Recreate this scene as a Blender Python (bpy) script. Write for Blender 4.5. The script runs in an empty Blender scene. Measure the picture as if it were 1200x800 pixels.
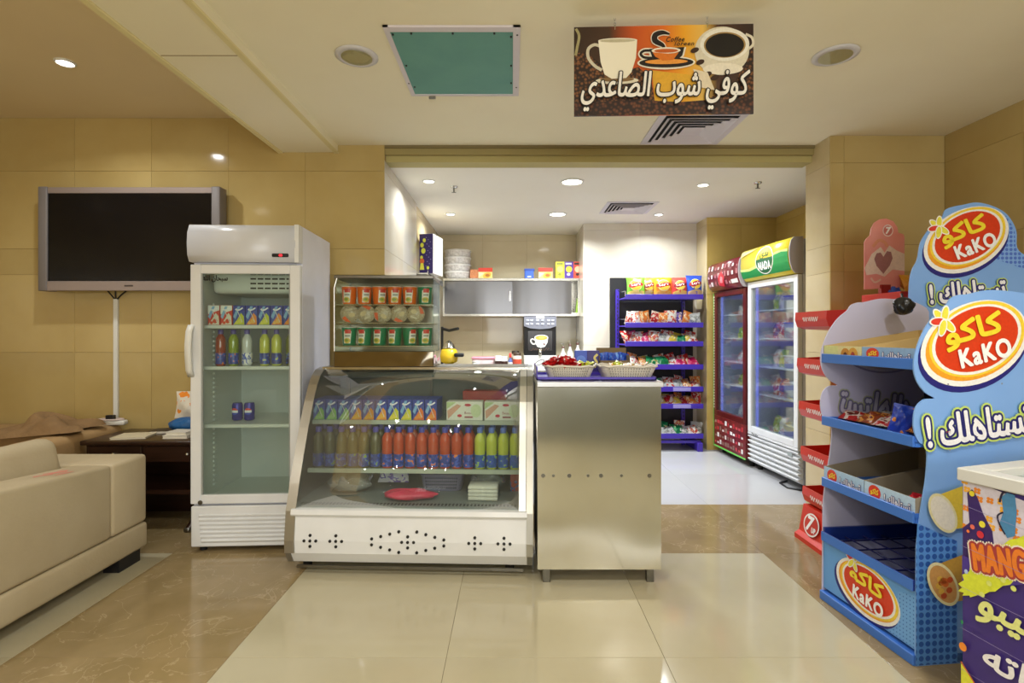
import bpy, bmesh, math, random
from mathutils import Vector, Matrix
from mathutils.geometry import tessellate_polygon
R = math.radians
PI = math.pi
S = bpy.context.scene
COL = S.collection
random.seed(7)

# ---------------------------------------------------------------- camera, world, large lights, exposure
F = 625.0; CX = 600.0; CY = 390.0; EYE = 1.35
cam_d = bpy.data.cameras.new('camera'); cam = bpy.data.objects.new('camera', cam_d); COL.objects.link(cam)
cam.location = (0, 0, EYE); cam.rotation_euler = (R(90), 0, 0)
cam_d.sensor_width = 36; cam_d.lens = 36 * F / 1200; cam_d.shift_y = -10 / 1200; cam_d.clip_start = .02
S.camera = cam
W = bpy.data.worlds.new('world'); S.world = W; W.use_nodes = True
W.node_tree.nodes['Background'].inputs[0].default_value = (.75, .85, 1, 1)
W.node_tree.nodes['Background'].inputs[1].default_value = .6
S.view_settings.view_transform = 'Standard'; S.view_settings.look = 'None'
S.view_settings.gamma = 1; S.view_settings.exposure = 0.0; S.view_settings.use_curve_mapping = False

def area_light(name, loc, rot, sx, sy, watts, col, shape='RECTANGLE', spread=180):
    d = bpy.data.lights.new(name, 'AREA'); d.shape = shape; d.size = sx; d.size_y = sy; d.energy = watts; d.color = col
    d.spread = R(spread)
    o = bpy.data.objects.new(name, d); COL.objects.link(o); o.location = loc; o.rotation_euler = rot
    return o
# added frontal fill light at a made-up window behind the camera
area_light('rear_fill_light', (1.0, -3.88, 1.55), (R(90), 0, 0), 4.0, 2.1, 150, (1, .985, .95))
WARM = (1, .975, .92); COOL = (.91, .965, 1)
P_MAIN = 11; P_BIG = 22; P_SMALL = 9

# ---------------------------------------------------------------- materials
def lin(c):
    return tuple(((x / 255) / 12.92 if x / 255 <= .04045 else ((x / 255 + .055) / 1.055) ** 2.4) for x in c)
_m = {}
def M(name, rgb, rough=.5, metal=0.0, spec=.5, coat=0.0, var=0.0, noise=None, bump=None, alpha=None, emit=0, aniso=0):
    if name in _m: return _m[name]
    m = bpy.data.materials.new(name); m.use_nodes = True; nt = m.node_tree; N = nt.nodes; L = nt.links
    b = N['Principled BSDF']; c = (*lin(rgb), 1)
    b.inputs['Base Color'].default_value = c; b.inputs['Roughness'].default_value = rough; b.inputs['Metallic'].default_value = metal
    b.inputs['Specular IOR Level'].default_value = spec; b.inputs['Coat Weight'].default_value = coat; b.inputs['Coat Roughness'].default_value = .05
    if aniso: b.inputs['Anisotropic'].default_value = aniso
    tc = N.new('ShaderNodeTexCoord')
    last = None
    if noise:                                    # (scale, rgb2, amount, stretch)
        n = N.new('ShaderNodeTexNoise'); n.inputs['Scale'].default_value = noise[0]; n.inputs['Detail'].default_value = 6
        mp = N.new('ShaderNodeMapping'); L.new(tc.outputs['Object'], mp.inputs[0]); L.new(mp.outputs[0], n.inputs['Vector'])
        if len(noise) > 3: mp.inputs['Scale'].default_value = noise[3]
        if var:
            oi = N.new('ShaderNodeObjectInfo'); mu = N.new('ShaderNodeMath'); mu.operation = 'MULTIPLY'; mu.inputs[1].default_value = 60
            L.new(oi.outputs['Random'], mu.inputs[0]); L.new(mu.outputs[0], mp.inputs['Location'])
        rp = N.new('ShaderNodeValToRGB'); rp.color_ramp.elements[0].position = .38; rp.color_ramp.elements[1].position = .66
        L.new(n.outputs['Fac'], rp.inputs[0])
        mx = N.new('ShaderNodeMix'); mx.data_type = 'RGBA'
        sc = N.new('ShaderNodeMath'); sc.operation = 'MULTIPLY'; sc.inputs[1].default_value = noise[2]; L.new(rp.outputs[0], sc.inputs[0])
        L.new(sc.outputs[0], mx.inputs[0]); mx.inputs[6].default_value = c; mx.inputs[7].default_value = (*lin(noise[1]), 1)
        last = mx.outputs[2]
    if var:
        oi2 = N.new('ShaderNodeObjectInfo'); mr = N.new('ShaderNodeMapRange'); mr.inputs[3].default_value = 1 - var; mr.inputs[4].default_value = 1 + var
        L.new(oi2.outputs['Random'], mr.inputs[0])
        vm = N.new('ShaderNodeVectorMath'); vm.operation = 'SCALE'
        if last: L.new(last, vm.inputs[0])
        else: vm.inputs[0].default_value = c[:3]
        L.new(mr.outputs[0], vm.inputs['Scale']); last = vm.outputs[0]
    if last: L.new(last, b.inputs['Base Color'])
    if bump:
        n2 = N.new('ShaderNodeTexNoise'); n2.inputs['Scale'].default_value = bump[0]; n2.inputs['Detail'].default_value = bump[3] if len(bump) > 3 else 3
        mp2 = N.new('ShaderNodeMapping'); L.new(tc.outputs['Object'], mp2.inputs[0]); L.new(mp2.outputs[0], n2.inputs['Vector'])
        if len(bump) > 2: mp2.inputs['Scale'].default_value = bump[2]
        bp = N.new('ShaderNodeBump'); bp.inputs['Strength'].default_value = bump[1]; bp.inputs['Distance'].default_value = .01
        L.new(n2.outputs['Fac'], bp.inputs['Height']); L.new(bp.outputs[0], b.inputs['Normal'])
    if emit:
        b.inputs['Emission Color'].default_value = c; b.inputs['Emission Strength'].default_value = emit
    _m[name] = m
    return m
def glass(name, tint=(236, 244, 240), refl=1.0, haze=0.0):
    if name in _m: return _m[name]
    m = bpy.data.materials.new(name); m.use_nodes = True; nt = m.node_tree; N = nt.nodes; L = nt.links
    N.remove(N['Principled BSDF'])
    t = N.new('ShaderNodeBsdfTransparent'); t.inputs[0].default_value = (*lin(tint), 1)
    g = N.new('ShaderNodeBsdfGlossy'); g.inputs['Roughness'].default_value = .02
    fr = N.new('ShaderNodeFresnel'); fr.inputs[0].default_value = 1.5
    mu = N.new('ShaderNodeMath'); mu.operation = 'MULTIPLY'; mu.inputs[1].default_value = refl; mu.use_clamp = True
    L.new(fr.outputs[0], mu.inputs[0])
    mx = N.new('ShaderNodeMixShader'); L.new(mu.outputs[0], mx.inputs[0]); L.new(t.outputs[0], mx.inputs[1]); L.new(g.outputs[0], mx.inputs[2])
    out = mx.outputs[0]
    if haze:
        d = N.new('ShaderNodeBsdfDiffuse'); d.inputs[0].default_value = (*lin(tint), 1)
        m2 = N.new('ShaderNodeMixShader'); m2.inputs[0].default_value = haze; L.new(out, m2.inputs[1]); L.new(d.outputs[0], m2.inputs[2]); out = m2.outputs[0]
    L.new(out, N['Material Output'].inputs[0])
    _m[name] = m
    return m
def emitter(name, rgb, st):
    return M(name, rgb, emit=st)
def C(h):                                        # flat printed colour
    rgb = tuple(int(h[i:i + 2], 16) for i in (0, 2, 4))
    return M('print_' + h, rgb, .38, noise=(90, tuple(int(x * .93) for x in rgb), .6))
def printed(name, c1, c2, c3, scale=6, rough=.3):   # blotchy packet artwork
    if name in _m: return _m[name]
    m = bpy.data.materials.new(name); m.use_nodes = True; nt = m.node_tree; N = nt.nodes; L = nt.links
    b = N['Principled BSDF']; b.inputs['Roughness'].default_value = rough
    tc = N.new('ShaderNodeTexCoord'); v = N.new('ShaderNodeTexNoise'); v.inputs['Scale'].default_value = scale; v.inputs['Detail'].default_value = 1.5
    oi = N.new('ShaderNodeObjectInfo'); ad = N.new('ShaderNodeVectorMath'); ad.operation = 'ADD'
    mu = N.new('ShaderNodeMath'); mu.operation = 'MULTIPLY'; mu.inputs[1].default_value = 30
    L.new(oi.outputs['Random'], mu.inputs[0]); L.new(tc.outputs['Generated'], ad.inputs[0]); L.new(mu.outputs[0], ad.inputs[1]); L.new(ad.outputs[0], v.inputs['Vector'])
    rp = N.new('ShaderNodeValToRGB'); rp.color_ramp.interpolation = 'CONSTANT'
    e = rp.color_ramp.elements; e[0].color = (*lin(c1), 1); e[0].position = 0; e[1].position = .52; e[1].color = (*lin(c2), 1)
    x = e.new(.63); x.color = (*lin(c3), 1)
    L.new(v.outputs['Fac'], rp.inputs[0]); L.new(rp.outputs[0], b.inputs['Base Color'])
    _m[name] = m
    return m
def beans(name, dark=(38, 20, 12), light=(140, 88, 48), scale=70):
    if name in _m: return _m[name]
    m = bpy.data.materials.new(name); m.use_nodes = True; nt = m.node_tree; N = nt.nodes; L = nt.links
    b = N['Principled BSDF']; b.inputs['Roughness'].default_value = .4
    tc = N.new('ShaderNodeTexCoord'); v = N.new('ShaderNodeTexVoronoi'); v.inputs['Scale'].default_value = scale
    L.new(tc.outputs['Object'], v.inputs['Vector'])
    rp = N.new('ShaderNodeValToRGB'); e = rp.color_ramp.elements; e[0].color = (*lin(light), 1); e[1].color = (*lin(dark), 1); e[0].position = .15; e[1].position = .6
    L.new(v.outputs['Distance'], rp.inputs[0]); L.new(rp.outputs[0], b.inputs['Base Color'])
    _m[name] = m
    return m
def ramp(name, stops, axis=0, rough=.35):
    if name in _m: return _m[name]
    m = bpy.data.materials.new(name); m.use_nodes = True; nt = m.node_tree; N = nt.nodes; L = nt.links
    b = N['Principled BSDF']; b.inputs['Roughness'].default_value = rough
    tc = N.new('ShaderNodeTexCoord'); sp = N.new('ShaderNodeSeparateXYZ'); L.new(tc.outputs['Generated'], sp.inputs[0])
    rp = N.new('ShaderNodeValToRGB'); e = rp.color_ramp.elements
    e[0].position, e[0].color = stops[0][0], (*lin(stops[0][1]), 1); e[1].position, e[1].color = stops[-1][0], (*lin(stops[-1][1]), 1)
    for p, c in stops[1:-1]:
        x = e.new(p); x.color = (*lin(c), 1)
    L.new(sp.outputs[axis], rp.inputs[0]); L.new(rp.outputs[0], b.inputs['Base Color'])
    _m[name] = m
    return m
def halftone(name, bg, dot, n):
    if name in _m: return _m[name]
    m = bpy.data.materials.new(name); m.use_nodes = True; nt = m.node_tree; N = nt.nodes; L = nt.links
    b = N['Principled BSDF']; b.inputs['Roughness'].default_value = .4
    tc = N.new('ShaderNodeTexCoord'); mp = N.new('ShaderNodeMapping'); mp.inputs['Rotation'].default_value = (R(45), R(0), R(0))
    v = N.new('ShaderNodeTexVoronoi'); v.inputs['Scale'].default_value = n; v.inputs['Randomness'].default_value = 0
    L.new(tc.outputs['Object'], v.inputs['Vector'])
    rp = N.new('ShaderNodeValToRGB'); rp.color_ramp.interpolation = 'LINEAR'; e = rp.color_ramp.elements
    e[0].color = (*lin(dot), 1); e[1].color = (*lin(bg), 1); e[0].position = .36; e[1].position = .40
    L.new(v.outputs['Distance'], rp.inputs[0]); L.new(rp.outputs[0], b.inputs['Base Color'])
    _m[name] = m
    return m

TAN = M('tan_marble', (190, 168, 112), .09, spec=.45, var=.07, noise=(2.2, (178, 154, 96), .7))
TAN2 = M('olive_tan_marble', (208, 182, 106), .1, spec=.45, var=.05, noise=(2.2, (196, 168, 92), .7))
CREAM = M('cream_marble', (210, 204, 190), .09, spec=.5, var=.03, noise=(2.5, (198, 184, 160), .5))
PILLAR = M('beige_marble', (198, 182, 144), .1, spec=.5, var=.04, noise=(2.2, (184, 164, 120), .6))
NICHE = M('niche_marble', (208, 196, 166), .09, spec=.5, var=.03, noise=(2.2, (196, 180, 144), .6))
TILEK = M('kiosk_porcelain', (188, 188, 190), .1, var=.02, noise=(1.6, (182, 181, 182), .5))
GROUT = M('grout', (146, 124, 80), .8)
GROUTW = M('pale_grout', (168, 156, 134), .8)
TILEW = M('white_porcelain', (182, 174, 148), .1, spec=.5, var=.02, noise=(1.6, (170, 160, 130), .6))
def veined(name, c1, c2, vein):
    m = M(name, c1, .12, spec=.5, var=.05, noise=(3.0, c2, .8)); nt = m.node_tree; N = nt.nodes; L = nt.links; b = N['Principled BSDF']
    src = b.inputs['Base Color'].links[0].from_socket
    mp = [n for n in N if n.type == 'MAPPING'][0]
    n1 = N.new('ShaderNodeTexNoise'); n1.inputs['Scale'].default_value = 4.5; n1.inputs['Detail'].default_value = 9; n1.inputs['Distortion'].default_value = 1.2
    L.new(mp.outputs[0], n1.inputs['Vector'])
    rp = N.new('ShaderNodeValToRGB'); e = rp.color_ramp.elements; e[0].position = .49; e[0].color = (0, 0, 0, 1); e[1].position = .51; e[1].color = (0, 0, 0, 1)
    x = e.new(.5); x.color = (.3, .3, .3, 1); L.new(n1.outputs['Fac'], rp.inputs[0])
    mx = N.new('ShaderNodeMix'); mx.data_type = 'RGBA'; L.new(rp.outputs[0], mx.inputs[0]); L.new(src, mx.inputs[6]); mx.inputs[7].default_value = (*lin(vein), 1)
    L.new(mx.outputs[2], b.inputs['Base Color'])
    return m
TILEB = veined('brown_marble', (138, 119, 82), (156, 136, 100), (206, 190, 156))
CEIL = M('ceiling_paint', (242, 235, 206), .7, noise=(1.2, (232, 223, 190), .5))
CEIL2 = M('alcove_ceiling_paint', (238, 234, 222), .7, noise=(1.2, (232, 226, 210), .5))
CEILL = M('lobby_ceiling_paint', (226, 208, 168), .7, noise=(1.2, (218, 198, 156), .5))
STEEL = M('stainless_steel', (196, 194, 186), .24, 1, noise=(8, (170, 168, 158), .5), bump=(30, .03, (1, 1, 6), 0))
STEELD = M('dark_stainless', (128, 126, 120), .32, 1, noise=(8, (104, 102, 96), .5))
CHROME = M('chrome', (210, 210, 205), .12, 1)
WPAINT = M('white_enamel', (224, 226, 228), .3, coat=.3, noise=(5, (212, 214, 214), .5))
WSIDE = M('white_metal_lavender_lit', (234, 236, 250), .35, noise=(5, (220, 222, 236), .5))  # lavender tint paints kiosk light falling on the fridge side into the white
WPLAS = M('white_plastic', (224, 224, 218), .4)
LINER = M('cooler_liner', (206, 212, 206), .4)
LINERD = M('grey_case_liner', (118, 124, 118), .45)
LINERB = M('blue_white_liner', (196, 202, 238), .4)
BLACK = M('black_plastic', (22, 22, 24), .4)
RUBBER = M('black_rubber', (14, 14, 14), .7)
GLASS = glass('door_glass', (246, 251, 248), .55, .015)
GLASSC = glass('case_glass', (247, 251, 249), .42, .015)
GLASSG = glass('clear_glass', (248, 253, 251), .5)
FILM = glass('clear_film', (230, 238, 238), 2.2, .22)
WIRE = M('white_wire', (224, 224, 220), .35)
PURPLE = M('purple_enamel', (66, 44, 170), .35, coat=.2)
BLUEP = M('blue_enamel', (62, 116, 206), .35)
REDP = M('red_plastic', (206, 44, 24), .35)
SOFA = M('beige_leather', (192, 178, 148), .55, noise=(4, (180, 164, 132), .6), bump=(60, .12))
SOFAB = M('tan_upholstery', (176, 144, 100), .7, noise=(5, (160, 128, 84), .6), bump=(50, .15))
RUMPLE = M('brown_fabric', (142, 112, 74), .85, noise=(9, (122, 94, 60), .7), bump=(30, .5))
WOOD = M('dark_stained_wood', (52, 30, 20), .3, noise=(5, (34, 18, 12), .8, (1, 8, 8)), coat=.2)
SHINE = emitter('lamp_glow', (255, 250, 240), 14)

# ---------------------------------------------------------------- mesh building
class MB:
    def __init__(s): s.v = []; s.f = []; s.mi = []; s.sm = []
    def add(s, vs, fs, mi=0, sm=False):
        b = len(s.v); s.v += [tuple(v) for v in vs]
        for f in fs: s.f.append([b + i for i in f]); s.mi.append(mi); s.sm.append(sm)
        return s
    def box(s, x0, x1, y0, y1, z0, z1, mi=0, ch=0.0):
        if ch <= 0:
            vs = [(x, y, z) for z in (z0, z1) for y in (y0, y1) for x in (x0, x1)]
            return s.add(vs, [(0, 2, 3, 1), (4, 5, 7, 6), (0, 1, 5, 4), (2, 6, 7, 3), (0, 4, 6, 2), (1, 3, 7, 5)], mi)
        return s.rbox(x0, x1, y0, y1, z0, z1, ch, 1, mi, False)
    def rbox(s, x0, x1, y0, y1, z0, z1, r, seg=3, mi=0, sm=True):
        bm = bmesh.new(); bmesh.ops.create_cube(bm, size=1)
        for v in bm.verts:
            v.co = ((x0 + x1) / 2 + v.co.x * (x1 - x0), (y0 + y1) / 2 + v.co.y * (y1 - y0), (z0 + z1) / 2 + v.co.z * (z1 - z0))
        r = min(r, .49 * min(abs(x1 - x0), abs(y1 - y0), abs(z1 - z0)))
        bmesh.ops.bevel(bm, geom=bm.edges[:], offset=r, segments=seg, profile=.5, affect='EDGES')
        bm.verts.index_update()
        s.add([v.co[:] for v in bm.verts], [[v.index for v in f.verts] for f in bm.faces], mi, sm); bm.free()
        return s
    def prism(s, poly, a0, a1, axis='x', mi=0, sm=False):
        def p(u, w, a): return {'x': (a, u, w), 'y': (u, a, w), 'z': (u, w, a)}[axis]
        n = len(poly); vs = [p(u, w, a0) for u, w in poly] + [p(u, w, a1) for u, w in poly]
        t = tessellate_polygon([[Vector((u, w, 0)) for u, w in poly]])
        s.add(vs, [tuple(q) for q in t] + [tuple(n + i for i in reversed(q)) for q in t], mi)
        b = len(s.v) - 2 * n
        for i in range(n):
            j = (i + 1) % n; s.f.append([b + i, b + j, b + n + j, b + n + i]); s.mi.append(mi); s.sm.append(sm)
        return s
    def sheet(s, prof, x0, x1, th=.004, mi=0, sm=True):
        """a bent sheet: profile (y,z) swept along x"""
        out = []
        for i, (y, z) in enumerate(prof):
            a = prof[max(i - 1, 0)]; c = prof[min(i + 1, len(prof) - 1)]
            d = Vector((c[0] - a[0], c[1] - a[1])).normalized(); out.append((y + d.y * th, z - d.x * th))
        n = len(prof); vs = [(x0, y, z) for y, z in prof] + [(x1, y, z) for y, z in prof] + [(x0, y, z) for y, z in out] + [(x1, y, z) for y, z in out]
        fs = []
        for i in range(n - 1):
            fs += [(i, i + 1, n + i + 1, n + i), (2 * n + i, 3 * n + i, 3 * n + i + 1, 2 * n + i + 1),
                   (i, 2 * n + i, 2 * n + i + 1, i + 1), (n + i, n + i + 1, 3 * n + i + 1, 3 * n + i)]
        fs += [(0, n, 3 * n, 2 * n), (n - 1, 3 * n - 1, 4 * n - 1, 2 * n - 1)]
        return s.add(vs, fs, mi, sm)
    def cyl(s, p0, p1, r0, r1=None, n=14, mi=0, cap=True, sm=True):
        r1 = r0 if r1 is None else r1
        p0 = Vector(p0); p1 = Vector(p1); d = (p1 - p0).normalized()
        a = d.orthogonal().normalized(); b = d.cross(a)
        vs = []
        for p, r in ((p0, r0), (p1, r1)):
            for i in range(n):
                t = 2 * PI * i / n; vs.append(p + a * (r * math.cos(t)) + b * (r * math.sin(t)))
        s.add(vs, [(i, (i + 1) % n, n + (i + 1) % n, n + i) for i in range(n)], mi, sm)
        if cap: s.add(vs, [list(range(n - 1, -1, -1)), list(range(n, 2 * n))], mi, False)
        return s
    def tube(s, pts, r, n=8, mi=0):
        pts = [Vector(p) for p in pts]; rings = []; up = None
        for i, p in enumerate(pts):
            d = (pts[min(i + 1, len(pts) - 1)] - pts[max(i - 1, 0)]).normalized()
            if up is None: up = d.orthogonal().normalized()
            up = (up - d * up.dot(d)); up = up.normalized() if up.length > 1e-5 else d.orthogonal().normalized()
            w = d.cross(up); rings.append([p + (up * math.cos(2 * PI * k / n) + w * math.sin(2 * PI * k / n)) * r for k in range(n)])
        vs = [q for rg in rings for q in rg]; fs = []
        for i in range(len(pts) - 1):
            for k in range(n): fs.append((i * n + k, i * n + (k + 1) % n, (i + 1) * n + (k + 1) % n, (i + 1) * n + k))
        s.add(vs, fs, mi, True); e = (len(pts) - 1) * n
        return s.add(vs, [list(range(n - 1, -1, -1)), list(range(e, e + n))], mi)
    def lathe(s, prof, n=18, c=(0, 0, 0), mi=0, sm=True, sx=1, sy=1):
        vs = []; fs = []
        for r, z in prof:
            for k in range(n): t = 2 * PI * k / n; vs.append((c[0] + r * sx * math.cos(t), c[1] + r * sy * math.sin(t), c[2] + z))
        for i in range(len(prof) - 1):
            for k in range(n): fs.append((i * n + k, i * n + (k + 1) % n, (i + 1) * n + (k + 1) % n, (i + 1) * n + k))
        s.add(vs, fs, mi, sm)
        e = (len(prof) - 1) * n
        if prof[0][0] > 1e-4: s.add(vs, [list(range(n - 1, -1, -1))], mi)
        if prof[-1][0] > 1e-4: s.add(vs, [list(range(e, e + n))], mi)
        return s
    def grid(s, fn, nu, nv, mi=0, sm=True, flip=False):
        vs = [fn(i / nu, j / nv) for j in range(nv + 1) for i in range(nu + 1)]; fs = []
        for j in range(nv):
            for i in range(nu):
                a = j * (nu + 1) + i; q = (a, a + 1, a + nu + 2, a + nu + 1); fs.append(q[::-1] if flip else q)
        return s.add(vs, fs, mi, sm)
    def xf(s, mat):
        s.v = [tuple(mat @ Vector(v)) for v in s.v]; return s
    def mesh(s, name, mats):
        me = bpy.data.meshes.new(name); me.from_pydata(s.v, [], s.f)
        for m in (mats if isinstance(mats, (list, tuple)) else [mats]): me.materials.append(m)
        me.polygons.foreach_set('material_index', s.mi); me.polygons.foreach_set('use_smooth', s.sm); me.update()
        return me
    def build(s, name, mats, parent=None, loc=(0, 0, 0), rot=(0, 0, 0)):
        return link(name, s.mesh(name, mats), parent, loc, rot)
def link(name, me, parent=None, loc=(0, 0, 0), rot=(0, 0, 0)):
    o = bpy.data.objects.new(name, me); COL.objects.link(o); o.location = loc; o.rotation_euler = rot
    if parent: o.parent = parent
    return o
def tag(o, label, cat, group=None):
    o['label'] = label; o['category'] = cat
    if group: o['group'] = group
    return o
def thing(name, label, cat, loc=(0, 0, 0), rz=0.0, group=None, rot=None):
    o = bpy.data.objects.new(name, None); COL.objects.link(o); o.location = loc; o.rotation_euler = rot or (0, 0, rz)
    o.empty_display_size = .05
    return tag(o, label, cat, group)
def struct(o, label=None):
    o['kind'] = 'structure'
    if label: o['label'] = label
    return o
def copy_tree(o, parent=None):
    c = o.copy(); COL.objects.link(c); c.parent = parent
    for ch in KIDS.get(o.name, []) or o.children: copy_tree(ch, c)
    return c
KIDS = {}
class Proto:
    """a thing built once; further calls copy it with its parts"""
    def __init__(s, make): s.make = make; s.o = None
    def at(s, label, loc, rot=(0, 0, 0), group=None, sc=1):
        if s.o is None: s.o = s.make(); o = s.o
        else: o = copy_tree(s.o)
        o.location = loc; o.rotation_euler = rot; o.scale = (sc, sc, sc); o['label'] = label
        if group: o['group'] = group
        return o
ORD = ['leftmost', 'second', 'third', 'fourth', 'fifth', 'sixth', 'seventh', 'eighth', 'ninth', 'tenth', 'eleventh', 'twelfth', 'thirteenth', 'fourteenth', 'fifteenth', 'sixteenth', 'seventeenth', 'eighteenth', 'nineteenth', 'twentieth']
def px(x, y, Y): return ((x - CX) / F * Y, Y, EYE + (CY - y) / F * Y)
def pX(x, Y): return (x - CX) / F * Y
def pZ(y, Y): return EYE + (CY - y) / F * Y

# ---------------------------------------------------------------- flat print: polygons and lettering on a surface
AR = {'ا': 'FE8DFE8E', 'ب': 'FE8FFE90FE91FE92', 'ت': 'FE95FE96FE97FE98', 'ح': 'FEA1FEA2FEA3FEA4', 'د': 'FEA9FEAA', 'س': 'FEB1FEB2FEB3FEB4',
      'ش': 'FEB5FEB6FEB7FEB8', 'ص': 'FEB9FEBAFEBBFEBC', 'ع': 'FEC9FECAFECBFECC', 'ف': 'FED1FED2FED3FED4', 'ك': 'FED9FEDAFEDBFEDC', 'ل': 'FEDDFEDEFEDFFEE0',
      'ن': 'FEE5FEE6FEE7FEE8', 'ه': 'FEE9FEEAFEEBFEEC', 'و': 'FEEDFEEE', 'ي': 'FEF1FEF2FEF3FEF4', 'ى': 'FEEFFEF0', 'ق': 'FED5FED6FED7FED8'}
def shape(t):
    g = {k: [chr(int(v[i:i + 4], 16)) for i in range(0, len(v), 4)] for k, v in AR.items()}
    out = []
    for i, c in enumerate(t):
        if c not in g: out.append(c); continue
        pv = i > 0 and len(g.get(t[i - 1], '')) == 4; nx = i + 1 < len(t) and t[i + 1] in g and len(g[c]) == 4
        out.append(g[c][3 if pv and nx else 1 if pv else 2 if nx else 0])
    return ''.join(reversed(out))
def area2(p): return sum(p[i][0] * p[(i + 1) % len(p)][1] - p[(i + 1) % len(p)][0] * p[i][1] for i in range(len(p))) / 2
def inside(pt, poly):
    x, y = pt; r = False
    for i in range(len(poly)):
        x1, y1 = poly[i - 1]; x2, y2 = poly[i]
        if (y1 > y) != (y2 > y) and x < (x2 - x1) * (y - y1) / (y2 - y1) + x1: r = not r
    return r
_tx = {}
def text_loops(s):
    if s in _tx: return _tx[s]
    c = bpy.data.curves.new('lettering', 'FONT'); c.body = s; c.space_character = 1.14 if s.isascii() else 1.0; o = bpy.data.objects.new('lettering', c); COL.objects.link(o)
    bpy.context.view_layer.update()
    dg = bpy.context.evaluated_depsgraph_get(); cu = o.evaluated_get(dg).to_curve(dg)
    loops = []
    for sp in cu.splines:
        bp = sp.bezier_points; n = len(bp); pts = []
        for i in range(n):
            a, b = bp[i], bp[(i + 1) % n]; p0, p1, p2, p3 = a.co, a.handle_right, b.handle_left, b.co
            st = (p1 - p0).cross(p3 - p0).length + (p2 - p0).cross(p3 - p0).length < 1e-4
            for k in range(1 if st else 5):
                t = k / 5; q = p0 * (1 - t) ** 3 + p1 * 3 * t * (1 - t) ** 2 + p2 * 3 * t * t * (1 - t) + p3 * t ** 3
                if not pts or (Vector(pts[-1]) - q.to_2d()).length > 1e-4: pts.append((q.x, q.y))
        if len(pts) > 2: loops.append(pts)
    o.evaluated_get(dg).to_curve_clear(); bpy.data.objects.remove(o); bpy.data.curves.remove(c)
    res = []
    for i, l in enumerate(loops):                            # outers counter-clockwise, holes clockwise
        cont = [m for j, m in enumerate(loops) if j != i and abs(area2(m)) > abs(area2(l)) and inside(l[0], m) and inside(l[len(l) // 2], m)]
        hole = bool(cont) and (area2(min(cont, key=lambda m: abs(area2(m)))) > 0) != (area2(l) > 0)
        res.append(l if (area2(l) > 0) != hole else l[::-1])
    loops = res
    _tx[s] = loops
    return loops
def offset(p, d):
    n = len(p); out = []
    for i in range(n):
        a = Vector(p[i - 1]); b = Vector(p[i]); c = Vector(p[(i + 1) % n]); e1 = (b - a); e2 = (c - b)
        if e1.length < 1e-7 or e2.length < 1e-7: out.append(tuple(b)); continue
        e1.normalize(); e2.normalize(); n1 = Vector((e1.y, -e1.x)); n2 = Vector((e2.y, -e2.x)); m = n1 + n2
        if m.length < .3: m = n1
        m.normalize(); k = min(1 / max(m.dot(n1), .4), 2); out.append(tuple(b + m * d * k))
    return out
def catmull(pts, w=None, n=5):
    pts = [Vector(p) for p in pts]; m = len(pts)
    ws = list(w) if isinstance(w, (list, tuple)) else [w] * m
    if m < 3: return pts, ws
    o = []; ow = []
    for i in range(m - 1):
        p0, p1, p2, p3 = pts[max(i - 1, 0)], pts[i], pts[i + 1], pts[min(i + 2, m - 1)]
        for k in range(n):
            t = k / n
            o.append(.5 * ((2 * p1) + (p2 - p0) * t + (2 * p0 - 5 * p1 + 4 * p2 - p3) * t * t + (3 * p1 - p0 - 3 * p2 + p3) * t ** 3))
            ow.append(None if ws[i] is None else ws[i] + (ws[i + 1] - ws[i]) * t)
    return o + [pts[-1]], ow + [ws[-1]]
def smooth(pts, n=4): return [tuple(p) for p in catmull(pts, None, n)[0]]
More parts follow.
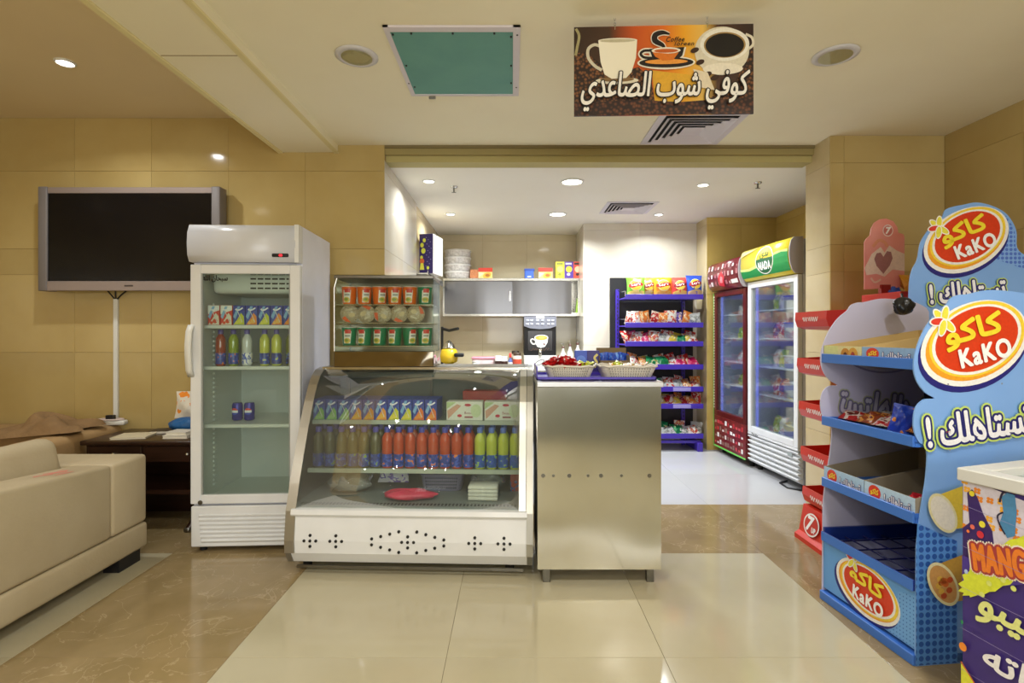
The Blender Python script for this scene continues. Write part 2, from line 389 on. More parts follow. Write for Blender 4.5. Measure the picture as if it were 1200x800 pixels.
class Gfx:
    def __init__(s, step=.0004): s.items = []; s.l = 1; s.step = step
    def poly(s, pts, col, holes=(), same=False):
        if not same: s.l += 1
        s.items.append(([list(pts)] + [list(h) for h in holes], col, s.l)); return s
    def ell(s, cx, cy, rx, ry, col, rot=0, n=40, same=False, a0=0, a1=360):
        c, sn = math.cos(R(rot)), math.sin(R(rot)); pts = []
        k = n if a1 - a0 >= 360 else n + 1
        for i in range(k):
            t = R(a0 + (a1 - a0) * i / n); x, y = rx * math.cos(t), ry * math.sin(t); pts.append((cx + x * c - y * sn, cy + x * sn + y * c))
        return s.poly(pts, col, same=same)
    def rect(s, x0, y0, x1, y1, col, same=False): return s.poly([(x0, y0), (x1, y0), (x1, y1), (x0, y1)], col, same=same)
    def stroke(s, pts, w, col, same=False):
        pts, w = catmull(pts, w); L = []; Rr = []
        for i, p in enumerate(pts):
            d = (pts[min(i + 1, len(pts) - 1)] - pts[max(i - 1, 0)]).normalized(); nn = Vector((-d.y, d.x))
            ww = w[i] if isinstance(w, (list, tuple)) else w
            L.append(tuple(p + nn * ww / 2)); Rr.append(tuple(p - nn * ww / 2))
        return s.poly(L + Rr[::-1], col, same=same)
    def text(s, t, cx, cy, w, h, col, rot=0, shear=0, bold=0.0, outline=()):
        """lettering fitted into w x h about (cx,cy); outline = [(extra width, colour), ...] from the widest"""
        loops = text_loops(t); xs = [p[0] for l in loops for p in l]; ys = [p[1] for l in loops for p in l]
        x0, x1, y0, y1 = min(xs), max(xs), min(ys), max(ys); kx = w / (x1 - x0); ky = h / (y1 - y0)
        c, sn = math.cos(R(rot)), math.sin(R(rot))
        def tr(l):
            o = []
            for x, y in l:
                u, v = (x - (x0 + x1) / 2) * kx, (y - (y0 + y1) / 2) * ky; u += shear * v; o.append((cx + u * c - v * sn, cy + u * sn + v * c))
            return o
        loops = [tr(l) for l in loops]
        src = [l for l in loops if area2(l) > 0]; hol = [l for l in loops if area2(l) < 0]
        sets = [[o] + [h for h in hol if inside(h[0], o)] for o in src]
        for d, cl in list(outline) + [(0, col)]:
            d += bold; nd = 0 if d <= 0 else (14 if d > .006 else 8)
            sh = [(0, 0)] + [(d * math.cos(2 * PI * q / nd), d * math.sin(2 * PI * q / nd)) for q in range(nd)]
            s.l += 1
            for q, (dx, dy) in enumerate(sh):
                for li, lp in enumerate(sets):
                    s.items.append(([[(x + dx, y + dy) for x, y in l] for l in lp], cl, s.l + (q * 3 + li % 3) * .04))
            s.l += len(sh) * .12
        return s
    def build(s, name, parent, mapf, cuts=None):
        cols = []; mb = MB()
        for loops, col, l in s.items:
            if col not in cols: cols.append(col)
            vs = [Vector((p[0], p[1], 0)) for lp in loops for p in lp]
            tris = tessellate_polygon([[Vector((p[0], p[1], 0)) for p in lp] for lp in loops])
            if cuts:
                bm = bmesh.new(); bv = [bm.verts.new(v) for v in vs]
                for t in tris:
                    try: bm.faces.new([bv[i] for i in t])
                    except ValueError: pass
                for ax, val in cuts:
                    no = Vector((1, 0, 0)) if ax == 'u' else Vector((0, 1, 0))
                    bmesh.ops.bisect_plane(bm, geom=bm.verts[:] + bm.edges[:] + bm.faces[:], plane_co=no * val, plane_no=no)
                bm.verts.index_update(); vs = [v.co.copy() for v in bm.verts]; tris = [[v.index for v in f.verts] for f in bm.faces]; bm.free()
            mb.add([mapf(v.x, v.y, l * s.step) for v in vs], [tuple(t) for t in tris], cols.index(col))
        return mb.build(name, [c if not isinstance(c, str) else C(c) for c in cols], parent)

# ================================================================ THE ROOM
YW = 4.12          # the wall with the television
XL, XR, YB = -4.4, 3.18, -4.0
ZM, ZL, ZA = 2.80, 3.01, 2.685
def bx(name, x0, x1, y0, y1, z0, z1, m, parent=None, ch=0):
    return MB().box(x0, x1, y0, y1, z0, z1, 0, ch).build(name, m, parent)
_pm = {}
def pieces(parent, name, o, u, us, vs, n, mat, gap=.0016, th=.012, vdir=(0, 0, 1)):
    """loose pieces (panels, tiles) laid on a surface: o origin, u / vdir in-plane axes, n outward normal"""
    u = Vector(u); v = Vector(vdir); n = Vector(n); rot = Matrix((u, v, n)).transposed().to_euler()
    for i in range(len(us) - 1):
        for j in range(len(vs) - 1):
            w = round(us[i + 1] - us[i] - gap, 4); h = round(vs[j + 1] - vs[j] - gap, 4)
            if w < .02 or h < .02: continue
            k = (w, h, mat.name, th)
            if k not in _pm: _pm[k] = MB().box(0, w, 0, h, 0, th, 0, .0007).mesh(name, mat)
            link(name, _pm[k], parent, Vector(o) + u * (us[i] + gap / 2) + v * (vs[j] + gap / 2), rot)
def steps(a, b, d, off=0.0):
    r = [a]; x = a + off if off else a + d
    while x < b - .03: r.append(x); x += d
    return r + [b]
ROWS = [0, .6, 1.2, 1.8, 2.0, 2.6]

# floor: bedding with tiles as pieces
fl = struct(bx('floor', XL - .2, XR + .2, YB - .2, 7.5, -.1, -.012, GROUT), 'polished floor of cream tiles with brown marble bands')
TP = 1.05
ysw = [3.27 - TP * k for k in range(7, -1, -1)]
pieces(fl, 'tile', (0, 0, -.012), (1, 0, 0), [-1.18, -.273, .634, 1.54], ysw, (0, 0, 1), TILEW, vdir=(0, 1, 0), gap=.0015)
pieces(fl, 'tile', (0, 0, -.012), (1, 0, 0), [-2.08, -1.18], ysw + [4.2], (0, 0, 1), TILEB, vdir=(0, 1, 0), gap=.0015)
pieces(fl, 'tile', (0, 0, -.012), (1, 0, 0), [1.54, 2.45, 3.18], ysw + [4.2], (0, 0, 1), TILEB, vdir=(0, 1, 0), gap=.0015)
pieces(fl, 'tile', (0, 0, -.012), (1, 0, 0), [-1.18, -.273, .634, 1.54], [3.27, 4.2], (0, 0, 1), TILEB, vdir=(0, 1, 0), gap=.0015)
pieces(fl, 'tile', (0, 0, -.012), (1, 0, 0), [-4.4, -3.9, -2.99, -2.08], ysw, (0, 0, 1), TILEW, vdir=(0, 1, 0), gap=.0015)
pieces(fl, 'tile', (0, 0, -.012), (1, 0, 0), [-4.4, -3.9, -2.99, -2.08], [3.27, 4.2], (0, 0, 1), TILEB, vdir=(0, 1, 0), gap=.0015)
pieces(fl, 'tile', (0, 0, -.012), (1, 0, 0), [-1.18, -.273, .634, 1.54, 2.45, 3.18], [4.2, 5.1, 6.0, 6.9, 7.4], (0, 0, 1), TILEK, vdir=(0, 1, 0), gap=.0015)

# ceilings and the dropped beam
struct(bx('ceiling', -1.36, XR + .2, YB, 4.22, ZM, ZM + .3, CEIL), 'cream painted ceiling above the shop front')
struct(bx('ceiling_lobby', XL - .2, -1.36, YB, YW + .1, ZL, ZL + .1, CEILL), 'tan painted higher ceiling above the sofas')
bm_ = struct(bx('trim_1', -1.79, -1.345, YB, YW, 2.745, ZL, CEIL), 'cream dropped ceiling beam running to the television wall')
for x in (-1.79, -1.36): bx('edge_strip', x - .012, x + .022, YB, YW, 2.733, 2.746, M('beam_edge', (226, 214, 160), .6), bm_, .002)
for y in (-1.2, .6, 2.68): bx('joint', -1.765, -1.372, y, y + .004, 2.743, 2.746, GROUT, bm_)
struct(bx('ceiling_alcove', -1.3, XR + .2, 4.2, 7.5, ZA, ZA + .3, CEIL2), 'off-white ceiling inside the kiosk')
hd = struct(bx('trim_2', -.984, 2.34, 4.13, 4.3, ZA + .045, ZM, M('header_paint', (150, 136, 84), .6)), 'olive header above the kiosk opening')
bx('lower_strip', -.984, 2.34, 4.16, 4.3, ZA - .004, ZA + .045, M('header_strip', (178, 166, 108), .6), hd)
bx('shadow_strip', -.984, 2.34, 4.118, 4.14, ZM - .022, ZM, M('header_shadow', (120, 106, 66), .6), hd)  # dark strip paints the shadow line along the top of the header

# walls with marble panels
wb = struct(bx('wall_back', XL - .2, -.984, YW + .012, YW + .2, 0, ZL + .1, GROUT), 'tan marble wall behind the television')
pieces(wb, 'panel', (0, YW + .012, 0), (1, 0, 0), [XL, -3.98, -3.38, -2.785, -2.19, -1.597, -.984], ROWS + [3.01], (0, -1, 0), TAN)
wl = struct(bx('wall_left', XL - .2, XL - .012, YB, YW + .2, 0, ZL + .1, GROUT), 'tan marble wall left of the sofas')
pieces(wl, 'panel', (XL - .012, YB, 0), (0, 1, 0), steps(0, YW - YB, .6), ROWS + [3.01], (1, 0, 0), TAN)
wr = struct(bx('wall_right', XR + .012, XR + .2, YB, 7.5, 0, ZL, GROUT), 'tan marble wall right of the display stands')
pieces(wr, 'panel', (XR + .012, 3.92, 0), (0, -1, 0), steps(0, 3.92 - YB, .6), ROWS + [ZM], (-1, 0, 0), TAN)
wp = struct(bx('wall_pier', 2.352, XR, 3.932, 4.25, 0, ZM, GROUT), 'beige marble pier right of the kiosk opening')
pieces(wp, 'panel', (2.34, 3.932, 0), (1, 0, 0), [0, .1, .84], ROWS + [ZM], (0, -1, 0), TAN)
pieces(wp, 'panel', (2.352, 4.25, 0), (0, -1, 0), [0, .32], ROWS + [ZM], (-1, 0, 0), PILLAR)
wk = struct(bx('wall_kiosk_left', -1.3, -.996, YW + .2, 5.5, 0, ZM, GROUTW), 'white marble side wall of the kiosk')
pieces(wk, 'panel', (-.996, YW, 0), (0, 1, 0), [0, .69, 1.38], ROWS + [ZA], (1, 0, 0), CREAM)
wk2 = struct(bx('wall_kiosk_recess', -1.4, -1.012, 5.5, 7.4, 0, ZM, GROUT), 'tan recessed wall at the far left of the kiosk')
pieces(wk2, 'panel', (-1.012, 5.5, 0), (0, 1, 0), [0, .6, 1.2, 1.75], ROWS + [ZA], (1, 0, 0), PILLAR)
wn = struct(bx('wall_kiosk_back', -1.1, .88, 7.262, 7.45, 0, ZM, GROUT), 'beige marble wall behind the coffee counter')
pieces(wn, 'panel', (-1.0, 7.262, 0), (1, 0, 0), [0, .6, 1.2, 1.87], ROWS + [ZA], (0, -1, 0), NICHE)
wc = struct(bx('wall_kiosk_centre', .882, 2.262, 6.512, 7.45, 0, ZM, GROUTW), 'bright white marble wall behind the purple snack rack')
pieces(wc, 'panel', (.87, 6.512, 0), (1, 0, 0), [0, .69, 1.392], ROWS + [ZA], (0, -1, 0), CREAM)
pieces(wc, 'panel', (.882, 7.25, 0), (0, -1, 0), [0, .75], ROWS + [ZA], (-1, 0, 0), CREAM)
wq = struct(bx('wall_kiosk_far_right', 2.262, 3.2, 6.172, 7.45, 0, ZM, GROUT), 'olive tan marble wall behind the tall coolers')
pieces(wq, 'panel', (2.25, 6.172, 0), (1, 0, 0), [0, .4, .81], ROWS + [ZA], (0, -1, 0), TAN2)
pieces(wq, 'panel', (2.262, 6.5, 0), (0, -1, 0), [0, .34], ROWS + [ZA], (-1, 0, 0), PILLAR)
wx = struct(bx('wall_kiosk_right', 3.062, XR, 4.25, 6.2, 0, ZM, GROUT), 'olive tan wall on the right of the kiosk')
pieces(wx, 'panel', (3.062, 6.17, 0), (0, -1, 0), [0, .6, 1.2, 1.92], ROWS + [ZA], (-1, 0, 0), TAN2)
# wall behind the camera, with an unseen window added for the fill light
wf = struct(bx('wall_front', XL - .2, XR + .2, YB - .2, YB, 0, .45, TAN), 'tan wall under the added window behind the viewer')
for a in ((XL - .2, -1.05, .45, 3.1), (3.05, XR + .2, .45, 3.1), (-1.05, 3.05, 2.65, 3.1)): bx('panel', a[0], a[1], YB - .2, YB, a[2], a[3], TAN, wf)
wi = struct(MB().box(-1.05, 3.05, YB - .12, YB - .11, .45, 2.65).build('added_window_1', glass('added_window_glass')), 'unseen window added behind the viewer for fill light')
for x in (-1.05, .3, 1.65, 3.0): bx('added_window_frame', x, x + .05, YB - .15, YB - .07, .45, 2.65, BLACK, wi)

struct(MB().rbox(.05, 2.1, -1.1, -.5, 0, 1.05, .02, 2).build('wall_low_partition', M('grey_laminate', (150, 154, 146), .5)), 'low grey partition behind the viewer mirrored in the counter')
# ---------------------------------------------------------------- ceiling fittings
def disc(g, r, z, n=24, mi=0, mb=None):
    return (mb or MB()).lathe([(r, z), (0.0001, z)], n)
def lit_lamp(r, w, col, tilt=0):
    def make():
        t = thing('ceiling_downlight', '', 'downlight', group=None)
        MB().lathe([(r * 1.25, 0), (r * 1.25, -.006), (r * 1.02, -.012), (r, -.004), (r, 0)], 28).build('trim_ring', WPLAS, t)
        MB().lathe([(r, -.003), (.0001, -.003)], 24).build('lamp_face', SHINE, t)
        return t
    return make
def lamp_at(proto, label, loc, r, w, col, spread=150):
    o = proto.at(label, loc)
    l = area_light('lamp_light', (0, 0, -.016), (0, 0, 0), r * 1.8, r * 1.8, w, col, 'DISK', spread); l.parent = o
    return o
pb = Proto(lit_lamp(.085, 1, COOL)); ps = Proto(lit_lamp(.045, 1, COOL)); pm = Proto(lit_lamp(.08, 1, WARM))
lamp_at(pb, 'large lit round downlight nearest the kiosk opening', (.53, 4.7, ZA), .085, P_BIG, COOL)
lamp_at(pb, 'large lit round downlight deeper in the kiosk, left of the air vent', (.51, 5.98, ZA), .085, P_BIG, COOL)
for lb, x, y in (('small lit spotlight at the front left of the kiosk ceiling', -.73, 4.68), ('small lit spotlight above the foam container stack at back left', -.69, 5.98),
                 ('small lit spotlight at the front right of the kiosk ceiling', 1.72, 4.8), ('small lit spotlight behind the kiosk air vent above snack rack', 1.65, 6.0)):
    lamp_at(ps, lb, (x, y, ZA), .045, P_SMALL, COOL)
lamp_at(ps, 'small lit spotlight in the tan ceiling above the television', (-2.74, 3.27, ZL), .045, 5, (1, .98, .95))
k = 0
for x in (-3.4, -.5, 1.4):
    for y in (1.0, -1.0, -2.9):
        lamp_at(pm, 'lit downlight above the lobby behind the viewer', (x, y, ZL if x < -2 else ZM), .08, P_MAIN, WARM); k += 1
for o in list(COL.objects):
    if o.get('label', '').startswith('lit downlight above'): o['group'] = 'lobby downlights behind the viewer'
def dead_lamp():
    t = thing('ceiling_downlight', '', 'downlight')
    MB().lathe([(.11, 0), (.11, -.005), (.082, -.012), (.078, -.004)], 32).build('trim_ring', M('grey_trim', (206, 204, 206), .4), t)
    MB().lathe([(.08, -.010), (.07, -.004), (.05, -.0015), (.0001, -.001)], 32).build('reflector', M('dull_reflector', (206, 200, 170), .3, .5), t)
    MB().lathe([(.052, -.004), (.05, -.007), (.046, -.004)], 32).lathe([(.066, -.006), (.064, -.009), (.061, -.006)], 32).build('reflector_ridge', M('ridge_grey', (170, 166, 150), .4), t)
    MB().lathe([(.078, -.011), (.0001, -.011)], 32).build('glass_cover', GLASSG, t)
    return t
pd = Proto(dead_lamp)
pd.at('unlit round recessed downlight left of the teal ceiling hatch', (pX(418, 2.79), 2.79, ZM - .002))
pd.at('unlit round recessed downlight right of the hanging coffee sign', (pX(979, 2.78), 2.78, ZM - .002))
def sprinkler():
    t = thing('sprinkler_head', '', 'sprinkler')
    MB().lathe([(.035, 0), (.03, -.012), (.012, -.014)], 16).build('escutcheon', CHROME, t)
    MB().cyl((0, 0, -.012), (0, 0, -.05), .008).box(-.02, .02, -.003, .003, -.056, -.05).build('nozzle', STEELD, t)
    return t
sp = Proto(sprinkler)
sp.at('small metal sprinkler head at left of the kiosk ceiling', (pX(532, 4.87), 4.87, ZA))
sp.at('small metal sprinkler head at right of the kiosk ceiling', (pX(888, 4.73), 4.73, ZA))
def vent(label, x0, x1, y0, y1, z):
    cx, cy = (x0 + x1) / 2, (y0 + y1) / 2; w = (x1 - x0) / 2; d = (y1 - y0) / 2
    t = thing('air_vent', label, 'air vent', (cx, cy, z))
    GV = M('vent_white', (214, 208, 214), .5)
    MB().box(-w * .97, w * .97, -d * .97, d * .97, -.003, -.0005).build('backing', M('vent_dark', (28, 26, 26), .8), t)
    def ring(a, b, z0, z1):                 # square ring between half-sizes a (outer) and b (inner)
        mb = MB(); o = [(-1, -1), (1, -1), (1, 1), (-1, 1)]
        vs = [(x * w * a, y * d * a, z0) for x, y in o] + [(x * w * b, y * d * b, z1) for x, y in o] + [(x * w * a, y * d * a, z0 + .003) for x, y in o] + [(x * w * b, y * d * b, z1 + .003) for x, y in o]
        fs = []
        for i in range(4): j = (i + 1) % 4; fs += [(i, j, 4 + j, 4 + i), (8 + i, 12 + i, 12 + j, 8 + j), (i, 8 + i, 8 + j, j), (4 + i, 4 + j, 12 + j, 12 + i)]
        return mb.add(vs, fs)
    ring(1, .84, -.006, -.006).build('frame', GV, t)
    for a in (.80, .66, .52, .38): ring(a, a - .1, -.022, -.004).build('louvre', GV, t)
    MB().box(-w * .24, w * .24, -d * .24, d * .24, -.02, -.016).build('centre_plate', GV, t)
vent('white square air vent in the ceiling below the coffee sign', .98, 1.57, 3.5, 4.09, ZM)
vent('white square air vent in the kiosk ceiling above the snack rack', .97, 1.5, 5.42, 5.95, ZA)
t = thing('ceiling_hatch', 'teal access hatch with white frame in the ceiling', 'hatch', (-.285, 2.875, ZM))
fm = MB()
for a in ((-.325, .325, -.365, -.325), (-.325, .325, .345, .365)): fm.box(a[0], a[1], a[2], a[3], -.012, -.001)
for a in ((-.325, -.3), (.29, .325)): fm.box(a[0], a[1], -.365, .365, -.0121, -.001)
fm.build('hatch_frame', M('hatch_frame_white', (212, 206, 212), .5), t)
MB().box(-.3, .29, -.325, .345, -.008, -.001).build('hatch_board', M('teal_board', (104, 160, 148), .7, noise=(4, (92, 148, 140), .6)), t)
for x, y in ((-.29, -.3), (-.2, -.31), (0, -.31), (.2, -.31), (.28, -.28), (.28, 0), (.28, .2), (-.285, 0), (-.285, .25), (.31, -.3), (.31, .25), (-.31, .2)):
    MB().cyl((x, y, -.014), (x, y, -.007), .005, n=8).build('screw', BLACK, t)
MB().cyl((-.22, .37, -.02), (-.18, .37, -.02), .008, n=8).build('latch', STEELD, t)

# ---------------------------------------------------------------- hanging coffee sign
SY = 2.45; k_ = SY / F
t = thing('hanging_sign', 'hanging coffee shop sign with two cups and Arabic lettering', 'sign', (pX(777, SY), SY, pZ(135, SY)), R(-2.0))
SW, SH = .815, .41
MB().box(-SW / 2, SW / 2, -.004, .004, 0, SH).build('board', ramp('sign_art', [(0, (52, 34, 24)), (.2, (70, 46, 30)), (.34, (196, 84, 30)), (.5, (226, 112, 30)), (.62, (240, 170, 40)), (.72, (236, 190, 90)), (.8, (80, 52, 40)), (1, (48, 30, 24))]), t)
g = Gfx(.0003)
def su(x, y): return ((x - 110) / 995 * SW - SW / 2, SH - (y - 50) / 500 * SH)
def sp_(l): return [su(x, y) for x, y in l]
kk = SW / 995
BE = beans('bean_print')
g.poly(sp_([(110, 200), (170, 190), (250, 250), (300, 330), (470, 280), (540, 350), (560, 470), (700, 480), (850, 470), (1000, 380), (1105, 180), (1105, 550), (110, 535)]), BE)
g.poly(sp_([(545, 300), (770, 330), (790, 420), (700, 480), (560, 470)]), 'e8b030')
g.poly(sp_([(110, 480), (400, 465), (700, 480), (1105, 460), (1105, 550), (110, 550)]), beans('bean_print_dark', (40, 20, 14), (110, 62, 36), 60))
g.stroke(sp_([(120, 60), (138, 100), (128, 160), (118, 210)]), .012, 'a8a070')
# tall cup on the left with saucer
g.ell(*su(350, 355), 120 * kk, 20 * kk, 'e8e0c8'); g.ell(*su(350, 348), 95 * kk, 14 * kk, '8a6a40')
g.stroke(sp_([(262, 165), (225, 152), (190, 175), (190, 225), (225, 270), (265, 295)]), .014, 'd8d0b8')
g.poly(sp_([(245, 128), (462, 128), (455, 230), (430, 310), (400, 342), (320, 345), (280, 320), (258, 250)]), ramp('mug_art', [(0, (250, 244, 226)), (.35, (244, 238, 214)), (1, (196, 188, 150))]))
g.ell(*su(353, 130), 108 * kk, 13 * kk, 'f2ecd8'); g.ell(*su(353, 132), 98 * kk, 9 * kk, 'c8c0a0')
# round black coffee on the right
g.ell(*su(930, 200), 150 * kk, 135 * kk, 'e4dcc4'); g.ell(*su(935, 300), 110 * kk, 32 * kk, 'f4ecd8')
g.stroke(sp_([(1060, 110), (1095, 130), (1100, 170), (1070, 195)]), .012, 'e4dcc4')
g.ell(*su(945, 165), 135 * kk, 92 * kk, 'f4f0e2'); g.ell(*su(945, 168), 115 * kk, 72 * kk, 'a88850'); g.ell(*su(945, 170), 106 * kk, 66 * kk, '120c0a')
for x, y in ((810, 262), (780, 195), (850, 330), (890, 350)): g.ell(*su(x, y), 24 * kk, 14 * kk, '3c2416', 20)
g.poly(sp_([(770, 300), (850, 320), (890, 420), (800, 400)]), 'eadcc0')
# cup emblem
def emblem(col, ex):
    g.ell(*su(622, 262), (150 + ex) * kk, (28 + ex) * kk, col)
    g.poly(sp_([(528 - ex, 185), (722 + ex, 178), (710 + ex, 225), (670, 262 + ex), (590, 264 + ex), (545 - ex, 235)]), col)
    g.stroke(sp_([(545, 195), (500, 195), (480, 212), (500, 232), (548, 236)]), (14 + 1.6 * ex) * kk, col)
    g.stroke(sp_([(615, 188), (600, 165), (560, 140), (562, 108), (600, 95), (640, 105)]), [x * kk for x in (8 + ex, 22 + ex, 32 + ex, 30 + ex, 24 + ex, 8 + ex)], col)
emblem('f4ecd8', 10); emblem('181010', 0)
g.ell(*su(622, 258), 118 * kk, 14 * kk, 'f0a040'); g.ell(*su(620, 196), 80 * kk, 18 * kk, 'f4ecd8'); g.ell(*su(620, 198), 66 * kk, 11 * kk, 'c86020')
g.poly(sp_([(545, 205), (640, 215), (690, 208), (660, 250), (600, 252), (560, 230)]), 'e07820')
g.text('Coffee', *su(672, 135), 100 * kk, 26 * kk, '181010', 0, .3, .0006); g.text('loreen', *su(722, 160), 105 * kk, 22 * kk, '181010', 0, .3, .0006)
g.text(shape('كوفي شوب الصاعدي'), *su(610, 420), 915 * kk, 215 * kk, 'f6f2ea', 0, .12, .0022, [(.005, '140a0a')])
g.build('printed_front', t, lambda u, v, l: (u, -.004 - l, v))
for x in (-.22, .2):
    ch = MB()
    for i in range(4):
        z = SH + .012 + i * .013
        ch.tube([(x + (.004 * math.cos(a) if i % 2 == 0 else 0), (0 if i % 2 == 0 else .004 * math.cos(a)), z + .009 * math.sin(a)) for a in [2 * PI * q / 8 for q in range(9)]], .0013, 5)
    ch.build('chain', CHROME, t)
    MB().tube([(x, 0, SH - .02), (x, -.008, SH), (x, 0, SH + .008)], .002, 6).build('hook', CHROME, t)

# ================================================================ LEFT SIDE
# television
t = thing('television', 'wide flat television with silver frame on the tan wall', 'television', (pX(153, 4.0), YW - .021, pZ(341, 4.02)))
TW, TH = 1.36, .775
SILV = M('silver_plastic', (158, 144, 138), .35, .3); SILV2 = M('grey_speaker', (120, 114, 112), .5)
MB().rbox(-TW / 2 + .05, TW / 2 - .05, -.1, -.03, .015, TH - .01, .01, 2).build('housing', BLACK, t)
MB().box(-.25, .25, -.03, .02, .2, .55).build('wall_bracket', BLACK, t)
MB().box(-TW / 2 + .065, TW / 2 - .065, -.11, -.1, TH - .045, TH, 0, .003).build('top_bezel', SILV, t)
b_ = MB().box(-TW / 2 + .065, TW / 2 - .065, -.115, -.1, 0, .072, 0, .004).build('bottom_bezel', SILV, t)
MB().box(-.035, .03, -.1165, -.115, .032, .043).build('logo', M('dark_badge', (70, 60, 58), .4), b_)
for s_ in (-1, 1): MB().rbox(s_ * TW / 2 - (.065 if s_ > 0 else 0), s_ * TW / 2 + (.065 if s_ < 0 else 0), -.118, -.02, 0, TH + .004, .006, 2).build('speaker', SILV2, t)
MB().box(-TW / 2 + .065, TW / 2 - .065, -.104, -.1, .072, TH - .045).build('screen', M('dark_screen', (12, 12, 15), .12, spec=.4), t)
c_ = thing('cable_duct', 'white vertical cable duct on the wall below the television', 'cable duct', (pX(135, 4.1), YW, 0))
MB().box(-.016, .016, -.022, 0, .67, pZ(350, 4.1), 0, .003).build('duct', WPLAS, c_)
for dx in (-.05, .01, .09): MB().tube([(dx, -.03, pZ(341, 4.1)), (dx * .5, -.025, pZ(346, 4.1)), (0, -.012, pZ(352, 4.1))], .005, 6).build('cable', BLACK, c_)

# two sofas
def sofa_back():
    t = thing('sofa', 'tan sofa against the wall under the television', 'sofa', (0, 0, 0))
    MB().rbox(-4.3, -2.99, 3.72, 4.1, .08, .66, .05).build('backrest', SOFAB, t)
    MB().rbox(-3.18, -2.97, 3.3, 4.09, .06, .655, .05).build('armrest', SOFAB, t)
    MB().rbox(-4.3, -3.18, 3.25, 3.8, .06, .42, .05).build('seat', SOFAB, t)
    for x in (-4.25, -3.1): MB().box(x, x + .08, 3.35, 3.43, 0, .07).build('foot', BLACK, t)
sofa_back()
def cloth(u, v):
    x = u - .5; y = v - .5; h = max(0, 1 - (2 * x) ** 2) ** .6 * max(0, 1 - (2 * y) ** 2) ** .5
    return (x * .62 + .04 * math.sin(9 * v), y * .36, .13 * h * (.75 + .25 * math.sin(11 * u + 3 * v) + .15 * math.sin(23 * u - 9 * v)) * (.55 + .75 * u))
ob = MB().grid(cloth, 30, 18).grid(lambda u, v: (cloth(u, v)[0], cloth(u, v)[1], 0), 30, 18, flip=True).build('crumpled_throw', RUMPLE, None, (-3.42, 3.62, .6), (0, R(-4), R(8)))
ob.location = (-3.3, 3.72, .657); tag(ob, 'brown crumpled throw lying on the tan sofa by the wall', 'throw')
t = thing('sofa', 'beige sofa in the foreground seen from behind with pink stain', 'sofa', (-2.2, 0, 0))
bk = MB().rbox(-.21, 0, 1.0, 2.934, .22, .625, .022); bk.v = [(x, y, z + (max(0, 2.93 - y) * .075 if z > .4 else 0)) for x, y, z in bk.v]; bk.build('backrest', SOFA, t)
MB().rbox(-.95, .0, 2.935, 3.22, .22, .625, .024).build('armrest', SOFA, t)
MB().rbox(-.95, .003, 1.0, 3.222, .07, .217, .02).build('base', SOFA, t)
MB().rbox(-.95, -.2, 1.0, 2.93, .2, .43, .05).build('seat', SOFA, t)
for y0, y1 in ((2.0, 2.95), (1.05, 1.98)):
    MB().rbox(-.1, .1, y0, y1, 0, .42, .07, 4).xf(Matrix.Translation((-.31, 0, .36)) @ Matrix.Rotation(R(-12), 4, 'Y')).build('back_cushion', SOFA, t)
for y in (1.1, 3.0): MB().box(-.1, -.01, y, y + .17, 0, .07).build('foot', BLACK, t); MB().box(-.93, -.84, y, y + .12, 0, .07).build('foot', BLACK, t)
PINK = M('pink_stain', (214, 130, 116), .6, noise=(30, (196, 158, 130), .9))
gs = Gfx(.0003)
random.seed(3)
gs.poly([(-.11 + .012 * math.sin(7 * a) + .028 * math.cos(a), 2.69 + (.1 + .02 * math.sin(3 * a)) * math.sin(a)) for a in [2 * PI * q / 24 for q in range(24)]], PINK)
gs.poly([(-.05 + .014 * math.cos(a), 2.68 + .06 * math.sin(a)) for a in [2 * PI * q / 16 for q in range(16)]], PINK)
gs.build('stain', t, lambda u, v, l: (u, v, .6256 + (2.93 - v) * .075 + l))

# dark side table with things on it
t = thing('side_table', 'dark wooden side table with drawers between sofa and fridge', 'table', (-2.51, 3.62, 0))
TWd, TD, TZ = .82, .46, .62
MB().rbox(-TWd / 2, TWd / 2, -.02, TD - .005, TZ - .03, TZ, .006, 2).build('table_top', WOOD, t)
MB().box(-TWd / 2 + .02, TWd / 2 - .02, .015, TD - .02, TZ - .15, TZ - .03).build('case', WOOD, t)
for x in (-.37, .01):
    dr = MB().box(x, x + .36, .002, .016, TZ - .145, TZ - .04, 0, .003).build('drawer', WOOD, t)
    MB().lathe([(.008, 0), (.012, .012), (.008, .02), (.0001, .021)], 12).xf(Matrix.Rotation(R(90), 4, 'X')).build('knob', CHROME, dr, (x + (.0 if x < 0 else .3) + .18 * (x < 0), .002, TZ - .09))
MB().box(-TWd / 2 + .02, TWd / 2 - .02, .02, TD - .03, .25, .28).build('shelf', WOOD, t)
MB().box(-TWd / 2 + .03, TWd / 2 - .03, TD - .04, TD - .03, .0, TZ - .15).build('back_panel', WOOD, t)
for sx in (-1, 1):
    for y in (.03, TD - .07):
        lg = MB().tube([(sx * (TWd / 2 - .05), y + .02, TZ - .15), (sx * (TWd / 2 - .05), y + .02, .2), (sx * (TWd / 2 - .07), y + .015, .09), (sx * (TWd / 2 - .1), y - .02, .02)], .022, 8).build('leg', WOOD, t)
        MB().rbox(sx * (TWd / 2 - .105) - .022, sx * (TWd / 2 - .105) + .022, y - .045, y + .005, 0, .03, .01, 2).build('claw_foot', STEELD, lg)
def book(label, x, y, w, d, h, rz, cov, z=.62):
    t = thing('book', label, 'book', (x, y, z), rz)
    MB().box(-w / 2 + .004, w / 2 - .004, -d / 2 + .003, d / 2 - .004, .002, h - .002).build('pages', M('paper', (222, 216, 200), .7), t)
    MB().box(-w / 2, w / 2, -d / 2, d / 2, h - .003, h).box(-w / 2, w / 2, -d / 2, d / 2, 0, .002).build('cover', M('cover_' + str(cov), cov, .5), t)
